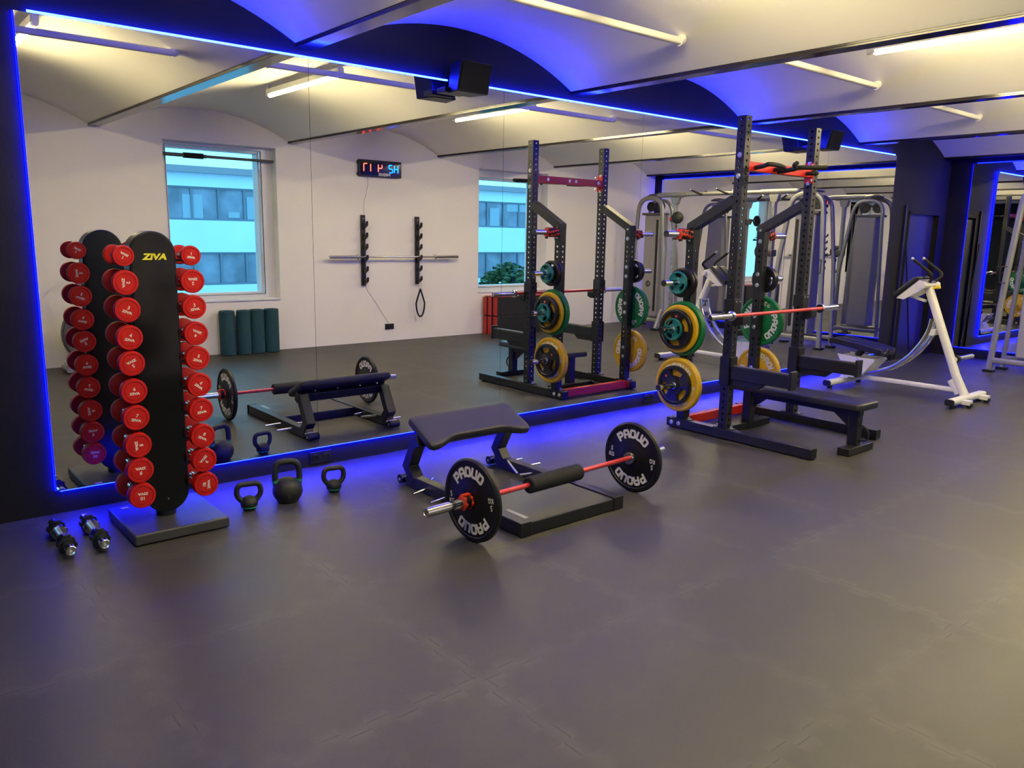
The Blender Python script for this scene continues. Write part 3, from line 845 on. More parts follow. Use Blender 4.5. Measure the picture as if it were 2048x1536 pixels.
# ------------------------------------------------------------------ power rack
RL, RRx = 5.35, 6.35          # near side faces of the two posts rows
t = thing('power_rack', 'black half rack with red crossmembers and plate storage horns', 'power rack', (5.885, -1.2, 0))
def perf(x0, x1, y0, y1, z0, z1, pitch=.05, r=.0105, zs=None, topcap=True):
    q = MB(); n = int(round((z1-z0)/pitch)); pitch = (z1-z0)/n
    for fx, (a, b_) in enumerate((((x0,y0),(x1,y0)), ((x1,y0),(x1,y1)), ((x1,y1),(x0,y1)), ((x0,y1),(x0,y0)))):
        A = V((*a, 0)); B = V((*b_, 0)); U = (B-A)
        for k in range(n):
            zc = z0+(k+.5)*pitch; O = A+U*.5+V((0,0,zc)); W = V((0,0,1)); u = U.normalized(); hw = U.length/2; hh = pitch/2
            if zs is not None and not any(abs(zc-z) < pitch for z in zs) and zs != 'all':
                q.add([O-u*hw-W*hh, O+u*hw-W*hh, O+u*hw+W*hh, O-u*hw+W*hh], [(0,1,2,3)]); continue
            outer = [(hw,0),(hw,hh),(0,hh),(-hw,hh),(-hw,0),(-hw,-hh),(0,-hh),(hw,-hh)]
            vs = [O+u*x+W*z for x, z in outer]+[O+u*(r*math.cos(i*PI/4))+W*(r*math.sin(i*PI/4)) for i in range(8)]
            q.add(vs, [(i, (i+1) % 8, 8+(i+1) % 8, 8+i) for i in range(8)])
    if topcap: q.add([(x0,y0,z1),(x1,y0,z1),(x1,y1,z1),(x0,y1,z1)], [(0,1,2,3)])
    return q
TY0, TY1, SY0, SY1 = -1.245, -1.17, -.825, -.75
SYC = (SY0+SY1)/2
HZ = (1.628, 1.240, .862, .392)
for X in (RL, RRx):
    xc = X+.0375
    perf(X, X+.075, TY0, TY1, .088, 2.513).build('upright', 'blk', t)
    perf(X, X+.075, SY0, SY1, .088, 1.668, zs=[1.45, 1.35, 1.05, .70, .60, .2]).build('rear_post', 'blk', t)
    q = MB(); q.rect([(xc, SYC, 1.655), (xc, SYC, 1.69), (xc, TY1+.0, 1.895)], .075, .085, up=(1,0,0))
    q.build('brace', 'blk', t, bev=.003)
    q = MB(); q.rect([(xc, -.648, .0485), (xc, -1.998, .0485)], .078, .075)
    for k in range(6):
        pass
    f = q.build('foot', 'blk', t, bev=.003)
    q = MB()
    for k in range(7): q.cyl((X-.0022, -1.40-.09*k, .05), (X-.0014, -1.40-.09*k, .05), .009, n=12)
    q.build('adjust_hole', 'gasket', t, split=1)
    q = MB(); q.cyl((xc, -.70, 0), (xc, -.70, .012), .04, n=24); q.cyl((xc, -1.93, 0), (xc, -1.93, .012), .04, n=24); q.build('floor_pad', 'rubber', t, split=1)
    q = MB()
    for yc in (SYC, (TY0+TY1)/2): q.box(X-.0, X+.076, yc-.085, yc+.085, .086, .094)
    q.build('weld_plate', 'blk', t, bev=.002, split=1)
    q = MB()
    for yc in (SYC, (TY0+TY1)/2):
        for d in (-.064, .064):
            q.cyl((xc, yc+d, .094), (xc, yc+d, .098), .019, n=20); q.cyl((xc, yc+d, .098), (xc, yc+d, .112), .0115, n=6)
    for yy in (-.70, -.775):
        s = -1 if X == RL else 1
        xf = X-.0015 if X == RL else X+.0765
        q.cyl((xf, yy, .05), (xf+s*.004, yy, .05), .019, n=20); q.cyl((xf+s*.004, yy, .05), (xf+s*.012, yy, .05), .012, n=6)
    q.build('base_bolt', 'zinc', t, split=2)
    q = MB()
    for hz in HZ:
        for d in (-.048, .048):
            for s, xf in ((-1, X), (1, X+.075)):
                q.cyl((xf, SYC, hz+d), (xf+s*.004, SYC, hz+d), .0185, n=20); q.cyl((xf+s*.004, SYC, hz+d), (xf+s*.010, SYC, hz+d), .0115, n=6)
    for d in (2.07, 2.225): 
        q.cyl((X, -1.2075, d), (X-.004, -1.2075, d), .020, n=20); q.cyl((X-.004, -1.2075, d), (X-.011, -1.2075, d), .012, n=6)
    q.build('bolt', 'zinc', t, split=2)
    s = -1 if X == RL else 1
    xf = X if s < 0 else X+.075
    for hz in HZ:
        q = MB(); q.box(xf, xf+s*.008, SYC-.036, SYC+.036, hz-.075, hz+.075); q.build('horn_flange', 'blk', t, bev=.002)
        q = MB(); q.cyl((xf+s*.006, SYC, hz), (xf+s*.300, SYC, hz), .0245, n=28); h = q.build('plate_horn', 'chrome', t)
        q = MB(); q.cyl((xf+s*.300, SYC, hz), (xf+s*.308, SYC, hz), .0252, n=28); q.build('end_cap', 'blk', h)
    # j-cup
    q = MB(); q.box(X-.008, X+.083, TY0-.012, TY0-.002, .955, 1.135); q.box(X-.008, X, TY0-.01, TY1+.01, 1.03, 1.13); q.box(X+.075, X+.083, TY0-.01, TY1+.01, 1.03, 1.13)
    j = q.build('j_hook', 'blk', t, bev=.002)
    q = MB(); q.prism([(TY0-.012,.930),(TY0-.012,.996),(TY0-.078,.996),(TY0-.086,1.006),(TY0-.094,1.006),(TY0-.098,.950),(TY0-.06,.930)], (X-.006, 0, 0), (0,1,0), (0,0,1), (.087,0,0)); q.build('hook_lip', 'tree_edge', j, bev=.002)
    q = MB(); q.cyl((X+.015, TY0-.016, 1.115), (X+.015, TY0-.008, 1.115), .007, n=12); q.cyl((X+.06, TY0-.016, 1.115), (X+.06, TY0-.008, 1.115), .007, n=12); q.build('hook_bolt', 'zinc', j, split=1)
    # spotter arm
    q = MB(); q.box(X-.010, X, TY0-.012, TY1+.012, .452, .676); q.box(X+.075, X+.085, TY0-.012, TY1+.012, .452, .676); q.box(X-.010, X+.085, TY0-.012, TY0-.002, .452, .676)
    a = q.build('spotter_arm', 'blk', t, bev=.002)
    q = MB(); q.rect([(xc, TY0-.010, .552), (xc, -1.765, .552)], .075, .100); q.build('arm_beam', 'blk', a, bev=.003)
    q = MB(); q.box(xc-.030, xc+.030, TY0-.012, -1.765, .602, .609); q.build('arm_liner', 'vinyl', a, bev=.002)
    q = MB(); q.box(X-.004, X+.079, -1.79, -1.765, .492, .632); q.build('arm_stop', 'blk', a, bev=.003)
    q = MB(); q.prism([(TY0-.01, .502), (-1.56, .502), (-1.50, .452), (TY0-.01, .452)], (X+.018, 0, 0), (0,1,0), (0,0,1), (.04,0,0)); q.build('arm_gusset', 'blk', a, bev=.002)
# red crossmembers
q = MB(); q.rect([(RL+.085, -1.2075, 2.148), (RRx-.010, -1.2075, 2.148)], .060, .070); pb = q.build('pull_up_beam', 'red_steel', t, bev=.004)
q = MB()
for x0, x1 in ((RL+.075, RL+.085), (RRx-.010, RRx)): q.box(x0, x1, TY0, TY1, 2.065, 2.232)
q.box(RRx-.008, RRx+.0, TY0-.008, TY0+.02, 2.065, 2.232)
q.build('beam_flange', 'red_steel', pb, bev=.003)
q = MB()
for x in (5.56, 5.86, 5.95, 6.28):
    q.cyl((x, -1.1775, 2.15), (x, -1.170, 2.15), .017, n=12)
for zz in (2.090, 2.208): q.cyl((RRx-.03, TY0-.010, zz), (RRx-.03, TY0-.0, zz), .012, n=6)
q.build('beam_bolt', 'zinc', pb, split=1)
z = 2.14
for pts in ([(5.50,-1.24,z),(5.40,-1.40,z),(5.33,-1.46,z),(5.45,-1.44,z),(5.62,-1.36,z),(5.66,-1.24,z)],):
    q = MB(); q.tube([(5.52,-1.24,z)]+spline([(5.44,-1.36,z),(5.36,-1.46,z+.004),(5.50,-1.455,z+.004),(5.66,-1.40,z),(5.74,-1.34,z)], 6)+[(5.78,-1.24,z)], .0165, 14); q.build('pull_up_grip', 'foam', pb)
q = MB(); q.tube(fillet([(5.84,-1.24,z-.01),(5.80,-1.42,z),(5.58,-1.53,z+.01),(5.50,-1.60,z+.012)], .05), .0165, 14); q.build('pull_up_grip', 'foam', pb)
q = MB(); q.tube(fillet([(6.26,-1.24,z),(6.22,-1.36,z-.006),(6.06,-1.42,z-.006)], .04), .0165, 14); q.build('pull_up_grip', 'foam', pb)
q = MB(); q.tube(fillet([(5.93,-1.24,z),(5.74,-1.48,z+.004),(5.88,-1.63,z+.004)], .05), .0175, 14); q.build('pull_up_grip', 'foam', pb)
q = MB(); q.rect([(RL+.085, -.735, .052), (RRx-.008, -.735, .052)], .060, .078); lb = q.build('lower_crossmember', 'red_steel', t, bev=.004)
q = MB(); q.box(RL+.0775, RL+.086, -.83, -.675, .012, .088); q.box(RRx-.009, RRx-.0015, -.83, -.675, .012, .088); q.build('beam_flange', 'red_steel', lb, bev=.002, split=1)
q = MB(); q.cyl((RRx-.018, -.80, .05), (RRx-.009, -.80, .05), .012, n=6); q.cyl((RL+.086, -.80, .05), (RL+.095, -.80, .05), .012, n=6); q.build('beam_bolt', 'zinc', lb, split=1)

b = barbell('barbell', 1.86, 1.285, .0248, 'red_bar', 'red barbell resting on the hooks of the black rack')
b.location = (5.905, -1.3005, 1.0125)

# plates on the storage horns
gl = 'plates on the camera side horns of the rack'
def hx(s, d): return (RL-d, SYC) if s < 0 else (RRx+.075+d, SYC)
teal = grip_plate('weight_plate', .092, .026, 'teal', 'small teal plate on the upper camera side horn of the rack', gl, logo=False)
place(teal, (RL-.128, SYC, HZ[1]), R(35))
bk = grip_plate('weight_plate', .122, .030, 'rub_grip', 'small black plate behind the teal one on the upper camera side horn', gl, logo=False)
place(bk, (RL-.072, SYC, HZ[1]), R(10))
bk1 = dup(bk); place(bk1, (RL-.036, SYC, HZ[1]), R(50), 'small black plate touching the post on the upper camera side horn')
g = bumper('bumper_plate', .225, .048, 'green', 'PROUD', '10', 'large green plate at the back of the mixed stack on the rack horn', group=gl)
place(g, (RL-.036, SYC, HZ[2]), R(20))
y1 = bumper('bumper_plate', .198, .036, 'yellow', 'PROUD', '15', 'yellow plate between the green and black ones in the mixed stack', group=gl, letters=False)
place(y1, (RL-.082, SYC, HZ[2]), 0)
bg = grip_plate('weight_plate', .165, .036, 'rub_grip', 'black grip plate between the yellow and teal ones in the mixed stack', gl)
place(bg, (RL-.122, SYC, HZ[2]), R(-25))
t2 = dup(teal); place(t2, (RL-.158, SYC, HZ[2]), R(0), 'small teal plate in front of the mixed stack on the rack horn')
y2 = bumper('bumper_plate', .225, .060, 'yellow', 'PROUD', '15', 'large yellow plate behind the black grip plate on the lowest rack horn', group=gl)
place(y2, (RL-.045, SYC, HZ[3]), R(8))
bg2 = dup(bg); place(bg2, (RL-.098, SYC, HZ[3]), R(-80), 'black grip plate in front of the large yellow plate on the lowest rack horn')
gr = 'plates on the far side horns of the rack'
b3 = dup(bk); place(b3, (RRx+.075+.032, SYC, HZ[1]), R(5), 'small black plate against the far post of the rack'); b3['group'] = gr
b4 = grip_plate('weight_plate', .118, .034, 'rub_grip', 'outer small black plate with a red disc on the far post of the rack', gr, logo=True); place(b4, (RRx+.075+.068, SYC, HZ[1]), R(130))
g2 = dup(g); place(g2, (RRx+.075+.036, SYC, HZ[2]), R(-70), 'large green plate behind the bar on the far post of the rack'); g2['group'] = gr
y3 = dup(y2); place(y3, (RRx+.075+.042, SYC, HZ[3]), R(60), 'large yellow plate low on the far post of the rack'); y3['group'] = gr

def red_collar(x, s, rot, lab, grp):
    t = thing('barbell_clamp', lab, 'barbell clamp', (x, SYC, HZ[0]), grp)
    q = star_ring((0,0,0), (1,0,0), .044, .0252, .028, teeth=6); q.build('clamp_ring', 'orange', t, bev=.0015, local=True)
    q = MB()
    for k in range(6):
        a = 2*PI*(k+.25)/6; q.box(-.011, .011, -.010, .010, -.004, .004)
        c, w_ = math.cos(a), math.sin(a)
        for i in range(8): 
            v = q.v[-8+i]; y, z_ = v.y, v.z+.0405; v.y, v.z = y*c-z_*w_, y*w_+z_*c
    q.build('rubber_inset', 'blk', t, local=True)
    q = MB(); q.box(-.012,.012,-.010,.010,.040,.060); q.build('lever', 'blk', t, bev=.002, local=True)
    t.rotation_euler = (rot, 0, 0)
nm = ('against the post', 'in the middle', 'outermost')
for k in range(4):
    red_collar(RL-.028-.036*k, -1, R(20+50*k), 'orange and black clamp %s on the top camera side horn' % ('against the post', 'second from the post', 'third from the post', 'outermost')[k], 'clamps on the top camera side horn')
for k in range(3):
    red_collar(RRx+.075+.028+.036*k, 1, R(160+40*k), 'orange and black clamp %s on the top far side horn' % nm[k], 'clamps on the top far side horn')

# ------------------------------------------------------------------ flat bench in the rack
t = thing('flat_bench', 'black flat weight bench standing inside the rack', 'bench', (5.88, -1.6, 0))
po = []
hw, hl, rc = .152, .585, .04
for cx, cy, a0 in ((hw-rc, hl-rc, 0), (-hw+rc, hl-rc, 90), (-hw+rc, -hl+rc, 180), (hw-rc, -hl+rc, 270)):
    for k in range(6): a = R(a0+k*18); po.append((cx+rc*math.cos(a), cy+rc*math.sin(a)))
q = MB(); rings = []
for k, ins in ((0, .006), (.006, 0), (.040, 0), (.048, .004), (.053, .012), (.0545, .03)):
    rings.append([(5.878+u*(1-ins/hw), -1.565+w_*(1-ins/hl), .345+k) for u, w_ in po])
q.loft(rings); q.build('pad', 'vinyl_blk', t)
q = MB(); q.rect([(5.878, -1.06, .315), (5.878, -2.09, .315)], .06, .06); q.build('spine', 'blk', t, bev=.003)
q = MB(); q.rect([(5.878, -2.045, .055), (5.878, -2.045, .345)], .075, .075, up=(0,1,0)); q.build('leg', 'blk', t, bev=.003)
q = MB(); q.rect([(5.878, -1.10, .055), (5.878, -1.10, .345)], .075, .075, up=(0,1,0)); q.build('leg', 'blk', t, bev=.003)
q = MB(); q.rect([(5.685, -2.065, .030), (6.07, -2.065, .030)], .095, .055); q.build('foot', 'blk', t, bev=.003)
q = MB(); q.rect([(5.58, -1.085, .030), (6.18, -1.085, .030)], .085, .055); q.build('foot', 'blk', t, bev=.003)
q = MB(); q.prism([(-1.99, .29), (-1.86, .29), (-1.99, .19)], (5.868, 0, 0), (0,1,0), (0,0,1), (.02,0,0)); q.prism([(-1.15, .29), (-1.28, .29), (-1.15, .19)], (5.868, 0, 0), (0,1,0), (0,0,1), (.02,0,0)); q.build('gusset', 'blk', t, split=1)
q = MB(); q.tube(fillet([(5.878, -2.08, .215), (5.878, -2.135, .205), (5.878, -2.16, .15), (5.878, -2.145, .10), (5.878, -2.08, .095)], .03), .008, 10); q.build('carry_handle', 'blk', t)
for sx in (5.60, 6.16):
    q = MB(); q.cyl((sx-.012, -1.045, .030), (sx+.012, -1.045, .030), .030, n=24); q.build('wheel', 'rubber', t)

# ------------------------------------------------------------------ white ab machine
AX = 8.60
t = thing('ab_machine', 'white ab machine with curved chrome rails, black knee pads and elbow pads', 'exercise machine', (AX, -1.2, 0))
q = MB(); q.oval([(8.20, -.55, .062), (8.97, -.55, .062)], .062, .085, (0,1,0)); f = q.build('rear_foot', 'white_coat', t)
q = MB(); q.oval([(8.188, -.55, .062), (8.202, -.55, .062)], .064, .088, (0,1,0)); q.oval([(8.968, -.55, .062), (8.982, -.55, .062)], .064, .088, (0,1,0)); q.build('end_cap', 'blk', f)
q = MB(); q.cyl((8.26,-.55,0),(8.26,-.55,.03),.028,n=20); q.cyl((8.90,-.55,0),(8.90,-.55,.03),.028,n=20); q.build('rubber_foot', 'rubber', f, split=1)
q = MB(); q.oval([(8.19, -1.83, .062), (8.99, -1.83, .062)], .062, .088, (0,1,0)); f = q.build('front_foot', 'white_coat', t)
q = MB(); q.oval([(8.178, -1.83, .062), (8.192, -1.83, .062)], .064, .091, (0,1,0)); q.oval([(8.988, -1.83, .062), (9.002, -1.83, .062)], .064, .091, (0,1,0)); q.build('end_cap', 'blk', f)
q = MB(); q.cyl((8.26,-1.83,0),(8.26,-1.83,.03),.028,n=20); q.cyl((8.92,-1.83,0),(8.92,-1.83,.03),.028,n=20); q.build('rubber_foot', 'rubber', f, split=1)
q = MB(); q.box(8.36, 8.44, -1.95, -1.86, .03, .075); q.box(8.80, 8.88, -1.95, -1.86, .03, .075); q.build('wheel_block', 'white_coat', f, bev=.005, split=1)
q = MB(); q.cyl((8.375,-1.935,.028),(8.425,-1.935,.028),.026,n=20); q.cyl((8.815,-1.935,.028),(8.865,-1.935,.028),.026,n=20); q.build('wheel', 'rubber', f, split=1)
q = MB(); q.oval([(AX, -1.82, .06), (AX, -1.70, .28), (AX, -1.33, 1.17)], .074, .086, (1,0,0)); q.build('post', 'white_coat', t)
q = MB(); q.oval([(AX, -1.655, .22), (AX, -1.745, .03+.06)], .06, .06, (1,0,0)); q.build('post_gusset', 'white_coat', t)
q = MB(); q.oval([(AX, -.56, .09), (AX, -.80, .12), (AX, -1.73, .125)], .050, .060, (1,0,0)); q.build('ground_tube', 'white_coat', t)
q = MB(); q.prism([(-.52,.09),(-.62,.09),(-.66,.20),(-.60,.20)], (AX-.10,0,0), (0,1,0), (0,0,1), (.20,0,0)); q.build('foot_bracket', 'white_coat', t, bev=.004, split=1)
rp = spline([(0,-.50,.30),(0,-.62,.205),(0,-.765,.178),(0,-1.009,.243),(0,-1.207,.378),(0,-1.344,.544),(0,-1.42,.70),(0,-1.445,.83)], 6)
for dx in (-.075, .075):
    q = MB(); q.oval([(AX+dx, p.y, p.z) for p in rp], .046, .042, (1,0,0)); q.build('curved_rail', 'chrome', t)
q = MB(); q.cyl((AX-.085,-1.23,.40),(AX+.085,-1.23,.40),.010,n=12); q.cyl((AX-.085,-1.44,.80),(AX+.085,-1.44,.80),.016,n=12); q.build('rail_spacer', 'chrome', t, split=1)
q = MB(); q.box(AX-.09, AX+.09, -1.47, -1.41, .66, .72); q.build('rail_bracket', 'white_coat', t, bev=.004)
# carriage
q = MB(); q.prism([(-.50,.365),(-.93,.335),(-.78,.135),(-.64,.120)], (AX-.145,0,0), (0,1,0), (0,0,1), (.008,0,0)); q.prism([(-.50,.365),(-.93,.335),(-.78,.135),(-.64,.120)], (AX+.137,0,0), (0,1,0), (0,0,1), (.008,0,0))
q.add([(AX-.14,-.93,.335),(AX+.14,-.93,.335),(AX+.14,-.79,.15),(AX-.14,-.79,.15)], [(0,1,2,3)]); q.box(AX-.14, AX+.14, -.92, -.51, .335, .348)
cr = q.build('carriage', 'white_coat', t)
q = MB()
for yy, zz in ((-.68,.175),(-.74,.33)): q.cyl((AX-.152,yy,zz),(AX-.145,yy,zz),.010,n=8)
q.build('bolt', 'zinc', cr, split=1)
for dx in (-.085, .085):   # two knee troughs
    q = MB(); rings = []
    for yy, zz, s in ((-.40,.430,.92),(-.44,.437,1),(-.70,.405,1),(-.93,.372,1),(-1.00,.362,.95)):
        pr = [(-.085,.090),(-.072,.096),(-.05,.064),(0,.050),(.05,.064),(.072,.096),(.085,.090),(.08,.030),(.05,.020),(-.05,.020),(-.08,.030)]
        rings.append([(AX+dx+u*s, yy, zz+w_*s+.01) for u, w_ in pr])
    q.loft(rings); q.build('knee_pad', 'vinyl_blk', cr, bev=.006)
q = MB(); q.cyl((AX,-.66,.35),(AX,-.72,.42),.035,n=16); q.build('swivel', 'blk', cr)
q = MB(); q.cyl((AX+.145,-.70,.24),(AX+.30,-.70,.24),.0125,n=16); q.cyl((AX+.145,-.70,.24),(AX+.16,-.70,.24),.024,n=20); q.cyl((AX-.145,-.70,.24),(AX-.165,-.70,.24),.010,n=16); q.build('plate_peg', 'zinc', cr)
# elbow pads and handlebars
q = MB(); pr = [(-1.085,1.02),(-1.30,1.215),(-1.37,1.20),(-1.37,1.14),(-1.16,1.01)]
for xx in (AX-.14, AX+.132): q.prism(pr, (xx,0,0), (0,1,0), (0,0,1), (.008,0,0))
q.add([(AX-.136,-1.085,1.025),(AX+.136,-1.085,1.025),(AX+.136,-1.30,1.222),(AX-.136,-1.30,1.222)], [(0,1,2,3)])
q.cyl((AX-.18,-1.35,1.165),(AX+.18,-1.35,1.165),.032,n=18)
e = q.build('elbow_plate', 'white_coat', t)
for xx in (AX-.075, AX+.075):
    q = MB(); o = V((xx-.06,-1.070,1.030)); q.prism([(0,0),(.30,0),(.30,.030),(.27,.045),(.03,.045),(0,.030)], o, (0,-.737,.676), (0,.676,.737), (.12,0,0)); q.build('elbow_pad', 'vinyl_blk', t, bev=.012, seg=3)
q = MB(); q.box(AX-.14, AX+.14, -1.065, -1.045, 1.03, 1.085); q.build('pad_stop', 'blk', t, bev=.004)
for dx, sx in ((-.13, -1), (.13, 1)):
    q = MB(); q.tube(fillet([(AX+dx*.4, -1.37, 1.20), (AX+dx, -1.425, 1.27), (AX+dx, -1.21, 1.425)], .06), .015, 14); hb = q.build('handlebar', 'foam', t)
    q = MB(); q.cyl((AX+dx, -1.217, 1.420), (AX+dx, -1.196, 1.435), .0155, n=16); q.build('grip_end', 'zinc', hb)
q = MB(); q.cyl((AX-.06,-1.37,1.20),(AX+.06,-1.37,1.20),.016,n=16); q.build('handlebar_clamp', 'chrome', t)
q = MB(); q.oval([(AX,-1.33,1.00),(AX,-1.12,1.055)], .03, .045, (1,0,0)); q.build('pad_strut', 'white_coat', t)
q = MB(); q.cyl((AX,-1.38,1.13),(AX,-1.42,1.145),.011,n=12); q.cyl((AX,-1.42,1.145),(AX,-1.45,1.155),.020,n=16); q.build('pull_knob', 'tyel', t)
q = MB(); q.cyl((AX+.03,-1.665,.43),(AX+.46,-1.665,.43),.0245,n=20); ph = q.build('plate_peg', 'chrome', t)
q = MB(); q.cyl((AX+.04,-1.665,.43),(AX+.085,-1.665,.43),.040,n=20); q.build('rubber_stop', 'rubber', ph)

# ------------------------------------------------------------------ cable crossover machine
t = thing('cable_crossover', 'silver cable crossover machine with two arched towers and an overhead bar', 'exercise machine', (11.1, -3.05, 0))
def tower(yc, s):
    """s=+1: tower nearer the long mirror; outside is +s in y"""
    Y = lambda d: yc+s*d
    # arch: outer leg, inner leg
    for X, dx in ((11.06, 0),):
        arch = fillet([(11.06, Y(.42), .03), (11.07, Y(.36), 1.2), (11.09, Y(.28), 2.27), (11.09, Y(-.22), 2.27), (11.05, Y(-.36), 1.2), (11.02, Y(-.40), .12)], .22, 8)
        q = MB(); q.oval(arch, .075, .055, (1,0,0)); q.build('arch_frame', 'silver', t)
    arch = fillet([(11.44, Y(.40), .03), (11.44, Y(.34), 1.2), (11.36, Y(.26), 2.24), (11.36, Y(-.20), 2.24), (11.42, Y(-.34), 1.2), (11.44, Y(-.38), .12)], .20, 8)
    q = MB(); q.oval(arch, .055, .05, (1,0,0)); q.build('arch_frame', 'silver', t)
    q = MB(); q.oval([(11.04, Y(-.42), .15), (11.06, Y(.42), .15)], .05, .07, (0,0,1)); q.build('base_tube', 'silver', t, split=1)
    q = MB(); q.oval([(11.44, Y(-.40), .15), (11.44, Y(.40), .15)], .05, .06, (0,0,1)); q.oval([(11.05, Y(-.40), .12), (11.44, Y(-.38), .12)], .05, .06, (0,0,1)); q.build('base_tube', 'silver', t, split=1)
    q = MB()
    for X, d in ((11.06,.42),(11.44,.40),(11.02,-.40),(11.44,-.38),(10.84,-.42)): q.box(X-.055, X+.055, Y(d)-.06, Y(d)+.06, 0, .03)
    q.build('rubber_foot', 'rubber', t, bev=.006, split=1)
    q = MB(); q.oval([(10.84, Y(-.42), .03), (10.98, Y(-.40), .30), (11.02, Y(-.40), .34)], .07, .06, (0,1,0)); q.oval([(10.84, Y(-.42), .045), (11.06, Y(-.40), .10)], .05, .05, (0,1,0)); q.build('stabiliser', 'silver', t, split=1)
    # shroud with tapered front
    q = MB(); q.prism([(Y(-.17),.20),(Y(.17),.20),(Y(.17),1.98),(Y(-.17),1.98)], (11.12,0,0), (0,1,0), (0,0,1), (.24,0,0)); sh = q.build('weight_shroud', 'shroud', t, bev=.02, seg=3)
    q = MB(); q.prism([(Y(-.15),.30),(Y(-.10),.30),(Y(-.10),1.9),(Y(-.15),1.9)], (11.115,0,0), (0,1,0), (0,0,1), (.006,0,0)); q.build('weight_scale', 'blk', sh)
    q = MB(); q.lathe([(0,0),(.052,0),(.055,.003),(.055,.006),(0,.008)], (11.12, Y(.03), .78), (-1,0,0), 32); q.build('logo_disc', 'tree_edge', sh)
    q = MB(); q.lathe([(.033,0),(.04,0),(.04,.002),(.033,.002)], (11.111, Y(.03), .78), (-1,0,0), 32); q.box(11.108,11.111, Y(.03)-.012, Y(.03)+.03, .77, .79); q.build('logo_mark', 'silver', sh)
    q = MB(); q.lathe([(0,0),(.155,0),(.15,.02),(.09,.05),(0,.06)], (11.23, Y(.04), 2.295), (0,0,1), 36); q.build('top_cap', 'silver_dk', t)
    q = MB(); q.box(11.10, 11.35, Y(-.19), Y(.22), 1.98, 2.02); q.build('pulley_shelf', 'silver_dk', t, bev=.004)
    for d in (-.10, .12):
        q = MB(); q.lathe([(.01,-.015),(.085,-.015),(.085,-.008),(.075,0),(.085,.008),(.085,.015),(.01,.015)], (11.22, Y(d), 2.13), (1,0,0), 36); q.build('pulley', 'blk', t)
    # adjustable pulley column
    yr = Y(-.52)
    q = MB(); q.rect([(11.10, yr, .06), (11.10, yr, 2.16)], .05, .07, up=(1,0,0)); rl = q.build('pulley_column', 'silver', t, bev=.006)
    q = MB()
    for k in range(18): q.cyl((11.0645, yr, .35+.1*k), (11.0635, yr, .35+.1*k), .008, n=10)
    q.build('index_hole', 'gasket', rl)
    q = MB(); q.prism([(yr-.085,2.27),(yr+.085,2.27),(yr+.05,2.16),(yr-.05,2.16)], (11.06,0,0), (0,1,0), (0,0,1), (.08,0,0)); q.prism([(yr-.03,2.16),(yr+.03,2.16),(yr+.02,2.08),(yr-.02,2.08)], (11.06,0,0), (0,1,0), (0,0,1), (.08,0,0)); q.build('column_bracket', 'silver', t, bev=.004)
    q = MB(); q.box(11.03, 11.17, yr-.055, yr+.055, 1.34 if s > 0 else 1.86, 1.44 if s > 0 else 1.96); zc = 1.39 if s > 0 else 1.91
    ca = q.build('pulley_carriage', 'silver_dk', t, bev=.012, seg=3)
    q = MB(); q.lathe([(0,-.02),(.085,-.02),(.10,-.012),(.10,.012),(.085,.02),(0,.02)], (10.99, Y(-.66), zc+.02), (0,1,0) if False else (1,.35*s,0), 36); q.build('pulley_guard', 'blk', ca)
    q = MB(); q.cyl((11.09, yr, zc+.05), (11.02, Y(-.64), zc+.02), .022, n=14); q.build('carriage_arm', 'silver_dk', ca)
    q = MB(); q.cyl((11.03,yr,zc),(10.99,yr,zc),.012,n=12); q.cyl((10.99,yr,zc),(10.96,yr,zc),.022,n=16); q.build('pull_knob', 'orange', ca)
    q = MB(); q.cyl((10.97, Y(-.66), zc-.08), (10.97, Y(-.66), zc-.28), .004, n=8); q.cyl((10.97, Y(-.66), zc-.10), (10.97, Y(-.66), zc-.15), .014, n=12)
    q.build('cable_end', 'blk', ca)
    q = MB(); zz = zc-.33
    q.tube([(10.97-.0, Y(-.66)-.0, zz+.05), (10.97, Y(-.66)-.06, zz), (10.97, Y(-.66)+.06, zz), (10.97, Y(-.66), zz+.05)], .007, 8)
    q.cyl((10.97, Y(-.66)-.06, zz), (10.97, Y(-.66)+.06, zz), .015, n=14); q.build('pull_handle', 'foam', ca)
    q = MB()
    for d in (-.30, -.34): q.cyl((11.12, Y(d), .3), (11.12, Y(d), 2.05), .004, n=6)
    q.cyl((11.14, Y(-.50), .3), (11.14, Y(-.50), 2.1), .004, n=6); q.build('cable', 'cable', t)
    q = MB(); q.tube(fillet([(11.0, Y(.34), 1.12), (10.96, Y(.40), 1.12), (10.96, Y(.40), 1.32), (11.0, Y(.34), 1.32)], .03), .007, 8); q.build('hanging_handle', 'blk', t)
tower(-1.58, 1); tower(-4.52, -1)
q = MB(); q.cyl((11.10,-1.70,2.315),(11.10,-4.40,2.315),.032,n=24); ob = q.build('overhead_bar', 'silver', t)
q = MB(); q.cyl((11.10,-1.72,2.315),(11.10,-2.35,2.315),.040,n=24); q.cyl((11.10,-3.75,2.315),(11.10,-4.38,2.315),.040,n=24); q.build('bar_sleeve', 'silver', ob, split=1)
q = MB()
for k in range(8):
    for y0 in (-2.05, -3.85): q.cyl((11.10,y0-.03*k,2.26),(11.10,y0-.03*k,2.28),.008,n=8)
q.build('hook_row', 'silver_dk', ob)
